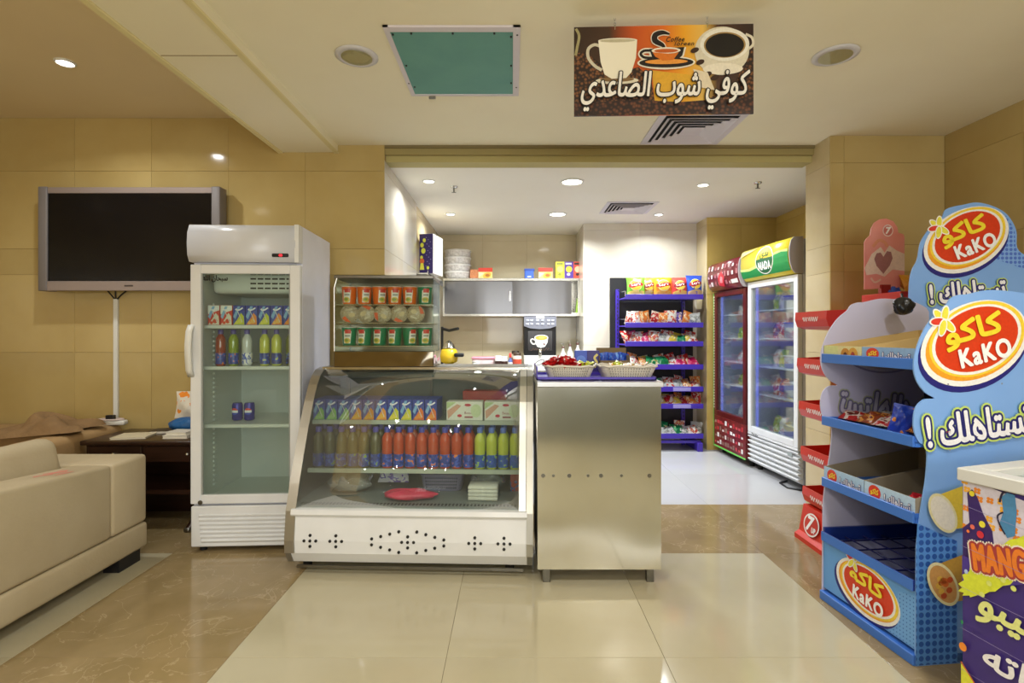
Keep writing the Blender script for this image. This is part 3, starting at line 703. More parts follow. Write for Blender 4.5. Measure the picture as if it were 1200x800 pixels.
book('thin open notebook on the left of the dark side table', -2.66, 3.76, .22, .2, .012, R(12), (210, 200, 170))
book('dark covered book beside the notebook on the side table', -2.53, 3.93, .2, .13, .02, R(10), (60, 50, 40))
book('thick white book, lower of two stacked on the side table', -2.33, 3.74, .17, .12, .022, R(2), (206, 200, 182))
book('white book resting on top of another on the side table', -2.33, 3.76, .15, .12, .02, R(-4), (216, 212, 200), z=.642)
# plug strip
t = thing('power_strip', 'white power strip with plug at the foot of the cable duct', 'power strip', (-2.995 - .03, 4.02, .657), R(6))
MB().rbox(-.11, .11, -.03, .03, 0, .035, .012).build('housing', WPLAS, t)
MB().tube([(.09 * math.cos(a), .035 * math.sin(a), .042) for a in [2 * PI * q / 16 for q in range(17)]], .007, 6).build('coiled_cord', M('pinkish_cord', (206, 188, 180), .5), t)
MB().rbox(-.03, .03, -.015, .015, .03, .075, .005).build('plug', BLACK, t)

# ================================================================ GOODS (prototypes)
def bag_mb(w, h, d, seed=0, nu=10, nv=12):
    rs = random.Random(seed); ph = [rs.uniform(0, 6.28) for _ in range(6)]
    def surf(sg):
        def fn(u, v):
            vv = min(max((v - .07) / .86, 0), 1); a = max(0, math.sin(PI * vv)) ** .55; b = max(0, 1 - abs(2 * u - 1) ** 2.6) ** .6
            wr = .007 * math.sin(9 * u + 7 * v + ph[0]) + .006 * math.sin(17 * u - 11 * v + ph[1]) + .004 * math.sin(25 * u + 19 * v + ph[2])
            th = d / 2 * a * b + wr * a * b
            pinch = 1 - .09 * a + .012 * math.sin(40 * v) * (1 - a)
            crimp = .0025 * math.sin(u * 60) if v < .07 or v > .93 else 0
            return ((u - .5) * w * pinch, sg * (th + .0006) + crimp, v * h)
        return fn
    return MB().grid(surf(-1), nu, nv).grid(surf(1), nu, nv, flip=True)
def bag_proto(name, cat, w, h, d, mat, seed=0, art=None):
    def make():
        if art is None: return tag(bag_mb(w, h, d, seed).build(name, mat), '', cat)
        t = thing(name, '', cat)
        bag_mb(w, h, d, seed).build('packet', mat, t)
        g = Gfx(.0006); art(g, w, h)
        def mp(u, v, l):
            a = max(0, math.sin(PI * min(max((v / h - .07) / .86, 0), 1))) ** .55; b = max(0, 1 - abs(2 * u / w) ** 2.6) ** .6
            return (u * .93, -(d / 2 * a * b + .006 * a * b + .002) - l, v)
        g.build('printed_front', t, mp, cuts=[('u', -w / 2 + w * i / 10) for i in range(1, 10)] + [('v', h * i / 12) for i in range(1, 12)])
        return t
    return Proto(make)
def chip_art(ribbon, sun, low):
    def art(g, w, h):
        g.poly([(-w * .46, h * .08), (w * .46, h * .08), (w * .46, h * .3), (0, h * .38), (-w * .46, h * .26)], low)
        g.ell(0, h * .6, w * .34, w * .3, 'f6e8a0'); g.ell(0, h * .6, w * .31, w * .27, sun)
        g.stroke([(-w * .4, h * .6), (-w * .2, h * .57), (0, h * .62), (w * .2, h * .66), (w * .4, h * .62)], [h * .13, h * .2, h * .21, h * .2, h * .1], ribbon)
        g.text("Lay's", 0, h * .62, w * .5, h * .14, 'ffffff', 8, .2, .001)
    return art
def carton_proto(base, fruit, accent, top='2c3c9c', w=.072, d=.045, h=.125, name='juice_carton', depth_rows=1):
    def make():
        t = thing(name, '', 'carton')
        MB().box(-w / 2, w / 2, 0, d, 0, h, 0, .0015).build('box', C(base), t)
        g = Gfx(.0003)
        g.poly([(-w * .49, h * .55), (w * .49, h * .75), (w * .49, h * .99), (-w * .49, h * .99)], top)
        g.poly([(-w * .49, h * .42), (-w * .1, h * .95), (w * .12, h * .95), (-w * .3, h * .3)], '86b8e0')
        g.poly([(-w * .46, h * .02), (w * .47, h * .02), (w * .42, h * .45), (w * .18, h * .62), (-w * .1, h * .32)], fruit)
        g.ell(w * .12, h * .2, w * .2, w * .2, accent, n=14); g.ell(-w * .18, h * .12, w * .14, w * .14, accent, n=12)
        g.stroke([(-w * .3, h * .8), (0, h * .76), (w * .35, h * .88)], h * .07, 'f4f6fa')
        g.build('printed_front', t, lambda u, v, l: (u, -l, v))
        MB().cyl((w * .3, -.003, h * .15), (-w * .2, -.003, h * .85), .0022, n=6).build('straw', WPLAS, t)
        return t
    return Proto(make)
def bottle_proto(liquid, label_c, cap_c, h=.23, r=.031, name='drink_bottle', lab2='e08030'):
    def make():
        t = thing(name, '', 'bottle')
        s = h / .23
        MB().lathe([(r * .8, 0), (r, .008), (r, .07), (r * .93, .08), (r, .09), (r, .16), (r * .92, .175), (r * .62, .192), (.0135, .2), (.0135, .216)], 16).xf(Matrix.Scale(s, 4, (0, 0, 1))).build('bottle_body', M('liquid_' + '_'.join(map(str, liquid)), liquid, .12, spec=.6, coat=.6), t)
        MB().lathe([(r * 1.01, .012), (r * 1.015, .02), (r * 1.015, .075), (r * 1.0, .082)], 16).xf(Matrix.Scale(s, 4, (0, 0, 1))).build('bottle_label', printed('lab_' + label_c, tuple(int(label_c[i:i + 2], 16) for i in (0, 2, 4)), (60, 90, 190), tuple(int(lab2[i:i + 2], 16) for i in (0, 2, 4)), 3), t)
        MB().lathe([(.0165, .203), (.0165, .228), (.014, .232), (.0001, .232)], 14).xf(Matrix.Scale(s, 4, (0, 0, 1))).build('cap', C(cap_c), t)
        return t
    return Proto(make)
def can_proto():
    t = thing('soda_can', '', 'can')
    MB().lathe([(.026, 0), (.033, .008), (.033, .1), (.028, .113), (.027, .115)], 20).build('can_body', M('can_blue', (44, 40, 150), .25, .3), t)
    MB().lathe([(.027, .114), (.0001, .112)], 20).build('lid', CHROME, t)
    g = Gfx(.0004); r = .023
    g.ell(0, .06, r, r, 'f2f2f4', n=24)
    g.poly([(r * math.cos(a), .06 + r * math.sin(a)) for a in [R(20 + 140 * i / 12) for i in range(13)]], 'd83028')
    g.poly([(r * math.cos(a), .06 + r * math.sin(a)) for a in [R(200 + 140 * i / 12) for i in range(13)]], '3048b8', same=True)
    g.build('emblem', t, lambda u, v, l: ((.0335 + l) * math.sin(u / .0335), -(.0335 + l) * math.cos(u / .0335), v), cuts=[('u', -.015), ('u', -.007), ('u', 0), ('u', .007), ('u', .015)])
    return t

# ================================================================ UPRIGHT FRIDGE (left)
t = thing('upright_fridge', 'tall white glass-door fridge beside the sofa and side table', 'fridge', (-1.642, 3.285, 0), R(3))
FW, FD, FH = .66, .64, 2.015
MB().box(-FW / 2, -FW / 2 + .035, .045, FD, .3, 1.78).box(FW / 2 - .035, FW / 2, .045, FD, .3, 1.78).box(-FW / 2, FW / 2, .045, FD, .03, .3).box(-FW / 2, FW / 2, .045, FD, 1.78, FH).box(-FW / 2, FW / 2, FD - .03, FD, .3, 1.78).build('cabinet', WSIDE, t)
MB().box(-FW / 2 + .035, -FW / 2 + .037, .05, FD - .03, .3, 1.78).box(FW / 2 - .037, FW / 2 - .035, .05, FD - .03, .3, 1.78).box(-FW / 2 + .035, FW / 2 - .035, FD - .034, FD - .03, .3, 1.78).box(-FW / 2 + .035, FW / 2 - .035, .05, FD - .03, .3, .304).box(-FW / 2 + .035, FW / 2 - .035, .05, FD - .03, 1.776, 1.78).build('liner', LINER, t)
ev = MB().rbox(-.26, .29, .12, FD - .04, 1.6, 1.775, .03).build('evaporator_box', LINER, t)
sl = MB()
for j in range(4):
    for i in range(6): sl.box(-.02 + i * .045, .015 + i * .045, .117, .121, 1.63 + j * .03, 1.64 + j * .03)
sl.build('air_slots', BLACK, ev)
hdr = MB().sheet([(.045, FH), (.0, FH - .004), (-.022, FH - .05), (-.028, FH - .12), (-.022, FH - .19), (-.004, FH - .226), (.045, FH - .23)][::-1], -FW / 2 - .006, FW / 2 - .02, .006).box(-FW / 2 - .006, FW / 2 - .02, 0.0, .05, FH - .228, FH - .001).build('header_panel', M('header_grey_white', (212, 214, 220), .25), t)
MB().rbox(FW / 2 - .075 - .085, FW / 2 - .06, -.034, -.02, FH - .2, FH - .178, .008).build('display_window', BLACK, hdr)
MB().rbox(FW / 2 - .115, FW / 2 - .095, -.037, -.03, FH - .196, FH - .184, .003).build('indicator', emitter('red_led', (230, 30, 40), 3), hdr)
MB().box(FW / 2 - .026, FW / 2, -.026, .05, FH - .232, FH).build('header_end', WPAINT, t)
door = MB()
dz0, dz1 = .3, 1.77
for a in ((-FW / 2, -FW / 2 + .062, dz0, dz1), (FW / 2 - .062, FW / 2, dz0, dz1), (-FW / 2 + .062, FW / 2 - .062, dz0, dz0 + .055), (-FW / 2 + .062, FW / 2 - .062, dz1 - .055, dz1)):
    door.box(a[0], a[1], 0, .044, a[2], a[3], 0, .004)
door = door.build('door', WPAINT, t)
MB().box(-FW / 2 + .06, FW / 2 - .06, .018, .024, dz0 + .05, dz1 - .05).build('door_glass', GLASS, door)
for a in ((-FW / 2 + .062, -FW / 2 + .07, dz0 + .055, dz1 - .055), (FW / 2 - .07, FW / 2 - .062, dz0 + .055, dz1 - .055)): bx('gasket', a[0], a[1], .008, .02, a[2], a[3], M('grey_gasket', (150, 154, 150), .6), door)
MB().sheet([(-.004, 1.08), (-.03, 1.12), (-.042, 1.22), (-.042, 1.28), (-.03, 1.36), (-.004, 1.4)], -FW / 2 - .012, -FW / 2 + .024, .012).build('door_handle', WPLAS, door)
g = Gfx()
g.text(shape('سبحان الله'), -.19, 1.685, .15, .042, '101010', 0, 0, .0014)
g.build('lettering', door, lambda u, v, l: (u, .0175 - l, v))
MB().cyl((-FW / 2 + .06, -.004, .31), (-FW / 2 + .06, .01, .31), .014).build('door_lock', STEELD, door)
gr = MB().box(-FW / 2, FW / 2, .004, .046, .035, .285, 0, .006).build('kick_panel', WPAINT, t)
for i in range(7):
    z = .06 + i * .026
    MB().prism([(0.004, z + .02), (-.006, z + .016), (-.006, z + .012), (.004, z)], -FW / 2 + .05 + .006 * (6 - i) * .4, FW / 2 - .04, 'x').build('slat', WPAINT, gr)
for x in (-.28, .24):
    for y in (.06, .55): MB().cyl((x, y, 0), (x, y, .035), .02).build('foot', RUBBER, t)
SHF = (1.40, 1.14, .775)
for z in SHF:
    MB().box(-.288, .288, .075, .1, z - .022, z, 0, .003).box(-.288, .288, .1, FD - .05, z - .008, z - .002).build('shelf', M('shelf_white', (216, 220, 214), .4), t)
rl = MB()
for i in range(40):
    z = .36 + i * .03
    rl.box(-.293, -.283, .2, .24, z, z + .012).box(.283, .293, .2, .24, z, z + .012)
rl.build('shelf_rail', LINER, t)
def inF(x, y, z):
    a = R(3); return (-1.642 + x * math.cos(a) - y * math.sin(a), 3.285 + x * math.sin(a) + y * math.cos(a), z)
car_red = carton_proto('d84030', 'e8e4d0', 'e05030', 'f0f0ea'); car_blue_y = carton_proto('3c50a8', 'c8d040', 'e0e060'); car_blue_o = carton_proto('4058b0', 'e89040', 'f0c060')
car_grn = carton_proto('3a58b0', '8cc46a', 'a8d488'); car_or = carton_proto('3458b8', 'f0a040', 'f6c040'); car_ye = carton_proto('3254b0', 'd8d83c', 'f0e050'); car_tr = carton_proto('3048a0', 'e87830', 'f4a038')
fr = 'juice cartons in the upright fridge'
for i, (p, nm) in enumerate(((car_red, 'red and white'), (car_red, 'red and white'), (car_blue_y, 'blue and lime'), (car_blue_o, 'blue and orange'), (car_blue_y, 'blue and lime'), (car_blue_o, 'blue and orange'), (car_tr, 'dark blue'))):
    p.at('%s juice carton, %s%s on the top shelf of the upright fridge' % (nm, ORD[i], '' if i == 0 else ' from left'), inF(-.242 + i * .078, .105, 1.40), (0, 0, R(3)), fr)
b_red = bottle_proto((150, 50, 30), '2a3a90', '5048a0'); b_grn = bottle_proto((130, 150, 40), '2a3a90', '5048a0', lab2='a0c040'); b_clear = bottle_proto((206, 210, 206), 'e8e8e4', '6a62b0', lab2='c0c8d0')
b_lem = bottle_proto((196, 200, 90), '3a4488', '6a62b0', lab2='c8d060'); b_dk = bottle_proto((100, 110, 50), '1c2050', '302c70', lab2='90a030'); b_or = bottle_proto((186, 66, 20), '1e3a90', '3a40a8')
b_ol = bottle_proto((84, 84, 52), '2a3c80', '4a44a0', lab2='88a848'); b_ye = bottle_proto((188, 200, 70), '2c5a9c', '5a78c8', lab2='a0c850')
for i, (p, nm, x) in enumerate(((b_red, 'red', -.215), (b_grn, 'green', -.135), (b_clear, 'clear', -.05), (b_lem, 'pale yellow', .06), (b_lem, 'pale yellow', .135), (b_dk, 'dark green', .225))):
    p.at('%s drink bottle, %s%s on the middle shelf of the upright fridge' % (nm, ORD[i], '' if i == 0 else ' from left'), inF(x, .14, 1.14), (0, 0, R(3)), 'bottles in the upright fridge')
pc = Proto(can_proto)
pc.at('blue soda can, left one of the pair in the upright fridge', inF(-.16, .25, .775), (0, 0, R(-8)), 'soda cans in the upright fridge')
pc.at('blue soda can, right one of the pair in the upright fridge', inF(-.083, .25, .775), (0, 0, R(10)), 'soda cans in the upright fridge')
# bags between fridge and table
def blob_bag(name, label, loc, sx, sy, sz, mat, seed):
    rs = random.Random(seed); a = [rs.uniform(0, 6.28) for _ in range(4)]
    def f(u, v):
        th = u * 2 * PI; ph = v * PI
        r = 1 + .10 * math.sin(3 * th + a[0]) * math.sin(ph) + .07 * math.sin(5 * th + 4 * ph + a[1]) + .04 * math.sin(11 * th - 3 * ph + a[2])
        return (sx * r * math.sin(ph) * math.cos(th), sy * r * math.sin(ph) * math.sin(th), max(0, sz * (1 - math.cos(ph)) * (.92 + .08 * math.sin(4 * th + a[3]))))
    return tag(MB().grid(f, 28, 16, flip=True).build(name, mat, None, loc), label, 'bag')
blob_bag('plastic_bag', 'blue plastic bag on the side table next to the fridge', (-2.38, 3.95, .62), .17, .06, .055, M('blue_bag', (28, 92, 150), .4, bump=(40, .4)), 1)
ob = bag_mb(.2, .2, .05, 3).build('snack_packet', printed('white_orange_pack', (222, 214, 196), (222, 214, 196), (236, 140, 40), 3), None, (-2.44, 4.02, .71), (R(-8), 0, R(4)))
tag(ob, 'white and orange packet standing on the blue bag by the fridge', 'packet')

# ================================================================ CURVED GLASS DISPLAY CASE
CA = R(-2.2); CO = Vector((-.572, 2.965, 0)); CW = 1.31
t = case = thing('display_case', 'white refrigerated display case with curved glass front', 'display case', CO, CA)
def inC(x, y, z):
    v = Matrix.Rotation(CA, 3, 'Z') @ Vector((x, y, 0)); return (CO.x + v.x, CO.y + v.y, z)
prof = [(.05, .05), (.0, .07), (-.035, .13), (-.04, .2), (-.02, .36), (.03, .5), (.085, .64), (.15, .79), (.225, .94), (.28, 1.03), (.33, 1.085), (.39, 1.118), (.46, 1.13), (.76, 1.13), (.76, .05)]
h2 = CW / 2
for s_ in (-1, 1):
    x0, x1 = (-h2 - .03, -h2) if s_ < 0 else (h2, h2 + .03)
    ep = MB().prism(prof, x0, x1, 'x').build('end_panel', M('grey_end_panel', (142, 140, 132), .35, .7), t)
    front = prof[2:13]
    MB().sheet([(y - .002, z + .001) for y, z in front], x0 - .003, x1 + .022 if s_ < 0 else x1 + .003, .006, 0, False).build('edge_trim', M('satin_trim', (176, 174, 166), .3, .85), ep)
    if s_ > 0: MB().sheet([(y - .0, z + .0) for y, z in prof[4:13]], x0 - .045, x0 - .006, .004, 0, False).build('inner_trim', M('satin_trim_light', (204, 202, 192), .3, .8), ep)
bs = MB().prism([(.05, .05), (0.005, .07), (-.03, .13), (-.035, .2), (-.018, .352), (.74, .352), (.74, .05)], -h2, h2, 'x', sm=False).build('base', WPAINT, t)
MB().prism([(-.03, .335), (-.036, .345), (-.03, .37), (.0, .375), (.05, .37), (.05, .335)], -h2, h2, 'x').build('front_rail', WPAINT, bs)
hl = MB()
def hole(x, z):
    y = -.0285 - .0075 * (1 - abs(z - .19) / .12); hl.cyl((x, y - .003, z), (x, y + .012, z), .0085, n=8)
for cx in (-.545, -.4, .37, .53):
    for dx, dz in ((0, 0), (-.033, 0), (.033, 0), (0, .03), (0, -.03)): hole(cx + dx, .2 + dz)
for dx, dz in ((0, 0), (-.033, 0), (.033, 0), (0, .03), (0, -.03)): hole(dx, .2 + dz)
for i in range(1, 6):
    x = i * .05;
    for s_ in (-1, 1):
        for q in (-1, 1):
            zz = .2 + q * (.07 - .0135 * i)
            if abs(zz - .2) > .004: hole(s_ * x, zz)
hl.build('vent_holes', BLACK, bs)['kind'] = 'stuff'
MB().box(-h2 + .02, h2 - .02, -.003, .006, .036, .052).build('bottom_strip', STEELD, bs)
glp = prof[4:13]
MB().sheet([(y + .002, z - .002) for y, z in glp], -h2, h2, .005).build('curved_glass', GLASSC, t)
MB().box(-h2, h2, .44, .76, 1.11, 1.135, 0, .004).box(-h2, h2, .415, .445, 1.118, 1.133).build('top_deck', STEEL, t)
MB().box(-h2, h2, .735, .76, .352, 1.11).build('rear_wall', LINERD, t)
MB().box(-h2, h2, .0, .735, .352, .385).build('deck', M('deck_grey', (126, 132, 128), .4), t)
gv = MB()
for i in range(62):
    x = -h2 + .03 + i * .0205
    gv.box(x, x + .011, .022, .052, .385, .3875)
gv.build('deck_grille', BLACK, t)
MB().rbox(-h2 + .02, h2 - .02, .44, .52, 1.06, 1.105, .015).build('lamp_housing', LINERD, t)
SH1, SH2 = .82, .545
for z, y0 in ((SH1, .25), (SH2, .18)):
    s_ = MB().box(-h2 + .01, h2 - .01, y0, .73, z - .006, z, 0).build('glass_shelf', glass('shelf_glass', (226, 240, 232), .6, .2), t)
    MB().box(-h2 + .01, h2 - .01, y0 - .012, y0 + .004, z - .02, z + .004).build('shelf_edge', M('shelf_edge_green', (176, 186, 170), .3), s_)
for x in (-.6, -.02, .6): MB().box(x, x + .02, .7, .73, .39, 1.1).build('shelf_post', STEELD, t)
for x in (-h2 + .04, h2 - .1):
    for y in (.1, .62): MB().cyl((x, y, 0), (x, y, .06), .025).build('foot', RUBBER, t)
ca = (0, 0, CA)
seq = [(car_grn, 'green')] * 3 + [(car_or, 'orange')] * 3 + [(car_ye, 'yellow')] * 2 + [(car_tr, 'red-orange')] * 2
n_ = 0
for i, (p, nm) in enumerate(seq):
    for r_ in range(4):
        where = 'front row' if r_ == 0 else ('second row' if r_ == 1 else 'third row' if r_ == 2 else 'back row')
        p.at('blue and %s juice carton, %s in the %s of the display case' % (nm, ORD[i], where), inC(-.618 + i * .0765, .27 + r_ * .052, SH1), ca, 'juice cartons in the display case')
def tissue():
    t = thing('soap_box', '', 'box')
    MB().box(-.11, .11, 0, .09, 0, .115, 0, .003).build('box', C('e6e8dc'), t)
    g = Gfx(.0004); g.poly([(-.1, .01), (-.02, .09), (-.045, .1), (-.105, .06)], 'd8a890'); g.poly([(-.108, .07), (-.05, .112), (-.108, .112)], 'b8d098')
    g.ell(-.03, .03, .014, .009, 'c83048', n=16); g.text('Beauty', .03, .045, .06, .02, '9a3a48'); g.ell(.07, .06, .032, .04, 'cfe0b4', n=20); g.rect(-.0, .018, .05, .026, '9a3a48'); g.ell(.02, .095, .02, .008, 'c83048', n=14)
    g.build('printed_front', t, lambda u, v, l: (u, -l, v))
    return t
pt = Proto(tissue)
pt.at('cream box with pink hand print right of the juice cartons', inC(.275, .27, SH1), ca)
pt.at('cream box with pink hand print against the right end of the case', inC(.505, .27, SH1), ca)
ob = MB().box(-.14, .14, 0, .1, 0, .16, 0, .003).build('red_carton', C('a03028'), None, inC(.38, .45, SH1), ca); tag(ob, 'dull red box behind the cream boxes in the display case', 'box')
bt = [(b_ol, 'olive')] * 6 + [(b_or, 'orange')] * 8 + [(b_ye, 'lime yellow')] * 4
for i, (p, nm) in enumerate(bt):
    x = -.60 + i * .0695
    for r_ in range(2):
        p.at('%s drink bottle, %s%s in the %s row of the display case' % (nm, ORD[i], '' if i == 0 else ' from left', ('front', 'rear')[r_]), inC(x, .22 + r_ * .1, SH2), ca, 'bottles in the display case', 1.05)
# lower deck goods
blob_bag('clear_plastic_bag', 'crumpled clear plastic bag at the left of the case deck', inC(-.42, .3, .387), .13, .13, .065, FILM, 5)
ob = bag_mb(.2, .14, .05, 9).build('snack_packet', printed('lilac_pack', (216, 214, 224), (120, 100, 190), (230, 228, 236), 4), None, inC(-.2, .42, .40), (R(-35), 0, CA)); tag(ob, 'lilac and white packet behind the clear bag in the case', 'packet')
def basket(name, label, cat, loc, w, d, h, mat, rz=0, flare=.8, wave=0, rows=4, cols=16, n=40):
    t = thing(name, label, cat, loc, rz)
    def ring(k, z, inset=0):
        pts = []
        for i in range(n):
            a = 2 * PI * i / n; c, s = math.cos(a), math.sin(a); e = .45
            x = math.copysign(abs(c) ** e, c) * (w / 2 - inset) * k; y = math.copysign(abs(s) ** e, s) * (d / 2 - inset) * k
            pts.append((x, y, z + (wave * math.sin(a * 10) if z >= h - 1e-4 else 0)))
        return pts
    mb = MB(); lv = 10; vs = []
    for j in range(lv + 1):
        f = j / lv; vs += ring(flare + (1 - flare) * f + (.006 if j % 2 else 0), h * f)
    fs = []
    for j in range(lv):
        for i in range(n): fs.append((j * n + i, j * n + (i + 1) % n, (j + 1) * n + (i + 1) % n, (j + 1) * n + i))
    mb.add(vs, fs, 0, False)
    v2 = ring(flare, .006, .006) + ring(1, h, .008)
    mb.add(v2, [(i, n + i, n + (i + 1) % n, (i + 1) % n) for i in range(n)])
    mb.add(ring(flare, 0), [list(range(n - 1, -1, -1))]); mb.add(ring(flare, .006), [list(range(n))])
    mb.build('basket_wall', mat, t)
    MB().tube([Vector(p) for p in ring(1.015, h)] + [Vector(ring(1.015, h)[0])], .006, 6).build('rim', mat, t)
    sl = MB()
    for i in range(cols):
        for j in range(rows):
            x = -w * .36 + w * .72 * i / (cols - 1); z = h * (.2 + .6 * j / max(rows - 1, 1)); k = flare + (1 - flare) * z / h
            sl.box(x * k - .003, x * k + .003, -d / 2 * k - .0035, -d / 2 * k + .004, z - .004, z + .004)
    sl.build('weave_slots', M('slot_shade', (150, 146, 138), .8) if wave else M('slot_dark', (60, 60, 80), .8), t)
    return t
basket('plastic_basket', 'grey lilac plastic basket on the deck of the display case', 'basket', inC(.13, .38, .387), .27, .2, .1, M('lilac_plastic', (116, 116, 146), .45), CA, .88)
blob_bag('plastic_bag', 'pink plastic bag lying at the front of the case deck', inC(-.03, .12, .387), .15, .06, .032, M('pink_bag', (206, 52, 84), .35, bump=(40, .4)), 8)
blob_bag('plastic_bag', 'clear bag of white goods at right of the case deck', inC(.41, .36, .387), .1, .1, .075, FILM, 12)
for i in range(4):
    ob = MB().rbox(-.085, .085, -.06, .06, 0, .02, .004, 1).build('foam_tray', C('e4e4d8'), None, inC(.4, .17, .387 + i * .0205), ca)
    tag(ob, 'white foam tray, %s in the stack at right of case deck' % ('lowest', 'second from bottom', 'third from bottom', 'topmost')[i], 'tray', 'foam trays in the display case')
ob = MB().box(-.05, .05, 0, .05, 0, .13, 0, .002).build('snack_box', printed('multi_box', (180, 60, 40), (60, 90, 160), (230, 190, 60), 4), None, inC(.6, .3, .387), ca); tag(ob, 'small multicoloured box at the right end of the case deck', 'box')

# ================================================================ SMALL HOT CASE WITH NOODLE CUPS
HA = R(2); HO = Vector((-.80, 3.33, 1.136)); HW, HD, HH = .62, .38, .575
t = thing('countertop_cabinet', 'small glass cabinet of noodle cups standing on the display case', 'cabinet', HO, HA)
def inH(x, y, z):
    v = Matrix.Rotation(HA, 3, 'Z') @ Vector((x, y, 0)); return (HO.x + v.x, HO.y + v.y, HO.z + z)
w2 = HW / 2
MB().box(-w2, w2, 0, HD, 0, .10, 0, .004).build('base', M('mirror_steel', (126, 118, 104), .08, 1, bump=(7, .9, (1, 1, 1), 0)), t)
MB().box(-w2, w2, .0, HD, HH - .022, HH, 0, .004).build('top', STEELD, t)
for x in (-w2, w2 - .012):
    MB().box(x, x + .012, HD - .015, HD, .1, HH - .022).build('rear_post', STEELD, t)
MB().box(-w2 + .012, w2 - .012, HD - .008, HD - .003, .1, HH - .022).build('rear_door', M('mirror_back', (186, 180, 164), .2, .4), t)
MB().box(-w2, w2, .001, .006, .1, HH - .022).build('front_glass', GLASSG, t)
for x in (-w2 + .001, w2 - .006): MB().box(x, x + .005, .008, HD - .016, .1, HH - .022).build('side_glass', GLASSG, t)
MB().tube([(-w2 + .004, .0, .1), (-w2 + .004, -.003, HH - .08), (-w2 + .02, .0, HH - .02)], .005, 6).build('front_edge', CHROME, t)
HZ = (.135, .278, .395)
for z in HZ:
    sh = MB()
    for i in range(5): sh.cyl((-w2 + .01, .02 + i * .075, z - .004), (w2 - .01, .02 + i * .075, z - .004), .004, n=6)
    for i in range(22): sh.cyl((-w2 + .02 + i * .0276, .02, z - .002), (-w2 + .02 + i * .0276, .34, z - .002), .002, n=4)
    sh.build('wire_shelf', CHROME, t)
def cup(colr):
    def make():
        t = thing('noodle_cup', '', 'noodle cup')
        MB().lathe([(.038, 0), (.039, .003), (.0475, .112)], 24).build('cup', C(colr), t)
        MB().lathe([(.049, .111), (.049, .115), (.0001, .116)], 24).build('lid', C('d8d4c8'), t)
        g = Gfx(.0005)
        g.poly([(-.02, .012), (.024, .012), (.03, .09), (-.014, .09)], 'e6e0d4'); g.rect(-.008, .075, .026, .1, 'c83a30')
        g.ell(.004, .03, .02, .017, 'd8b850', n=18); g.ell(.002, .032, .012, .009, '8a9a40', n=14); g.rect(-.008, .055, .022, .066, '9a9890')
        def mp(u, v, l):
            r = .039 + .0085 * v / .112 + l + .0006; return (r * math.sin(u / .042), -r * math.cos(u / .042), v)
        g.build('printed_label', t, mp, cuts=[('u', -.016 + .008 * i) for i in range(6)])
        return t
    return Proto(make)
co, cg = cup('e0661c'), cup('147a52')
for i in range(6):
    x = -.24 + i * .0965
    (co if i < 5 else cg).at(('orange noodle cup, %s%s on the top shelf of the glass cabinet' % (ORD[i], '' if i == 0 else ' from left')) if i < 5 else 'green noodle cup at the right end of the top cabinet shelf', inH(x, .1, HZ[2] + .0005), (0, 0, HA + R((-14, 18, 26, 4, -8, 5)[i])), 'noodle cups in the glass cabinet')
    cg.at('green noodle cup, %s%s on the bottom shelf of the glass cabinet' % (ORD[i], '' if i == 0 else ' from left'), inH(x, .1, HZ[0] + .0005), (0, 0, HA + R((-10, -24, -20, -26, 26, 6)[i])), 'noodle cups in the glass cabinet')
def bowl():
    t = thing('noodle_bowl', '', 'noodle bowl')
    MB().lathe([(.036, 0), (.055, .05), (.056, .056)], 24).build('bowl', C('d86a34'), t)
    MB().lathe([(.058, .054), (.058, .058), (.0001, .059)], 24).build('lid', printed('noodle_lid', (176, 160, 132), (196, 184, 160), (150, 132, 96), 9), t)
    g = Gfx(.0006)
    g.poly([(-.05, -.02), (-.03, -.045), (0, -.056), (-.01, -.04), (-.03, -.01)], 'd85a24'); g.rect(-.02, .02, .025, .032, 'c8bca0'); g.ell(.015, -.01, .02, .014, 'c8b488', n=14)
    g.build('printed_lid', t, lambda u, v, l: (u, v, .059 + l))
    return t
pb_ = Proto(bowl)
for i in range(5):
    pb_.at('round noodle bowl on its side, %s%s on the middle cabinet shelf' % (ORD[i], '' if i == 0 else ' from left'), inH(-.235 + i * .105, .14, HZ[1] + .0585), (R(90), R((-10, 150, 30, -30, 200)[i]), HA), 'noodle bowls in the glass cabinet')

# ================================================================ STAINLESS COUNTER
KO = Vector((.137, 2.86, 0)); KW, KD, KH = .663, .56, 1.09
t = thing('stainless_counter', 'stainless steel counter cabinet right of the display case', 'counter', KO, 0)
cb = MB().box(0, KW, .004, KD, .08, KH - .03, 0, .003).build('body', STEEL, t)
MB().box(.0, KW, 0, .004, .082, KH - .032).build('front_panel', M('worn_stainless', (216, 214, 204), .13, 1, noise=(3, (204, 200, 186), .5), bump=(2.4, 1.0, (1, 1, 1), 0)), t)
MB().box(-.004, KW + .012, -.008, KD + .01, KH - .03, KH, 0, .003).build('worktop', M('worktop_steel', (206, 206, 206), .28, 1), t)
for x in (.03, KW - .07):
    for y in (.03, KD - .08): MB().box(x, x + .04, y, y + .04, 0, .08, 0, .002).build('leg', STEELD, t)
for i, x in enumerate((.03, .085, .17, .27, .34, .45, .6)): MB().cyl((x, -.001, .585), (x, .002, .585), .008 if i % 2 else .011, n=12).build('rivet_mark', STEELD, t)
tr = thing('purple_tray', 'shallow purple plastic tray holding two white baskets', 'tray', (.47, 3.13, KH), R(0))
trm = MB().box(-.335, .325, -.2, .165, 0, .005)
for a in ((-.335, .325, -.2, -.194, .018), (-.335, .325, .159, .165, .018), (-.335, -.329, -.2, .165, .075), (.319, .325, -.2, .165, .018)): trm.box(a[0], a[1], a[2], a[3], 0, a[4])
trm.build('tray_shell', PURPLE, tr)
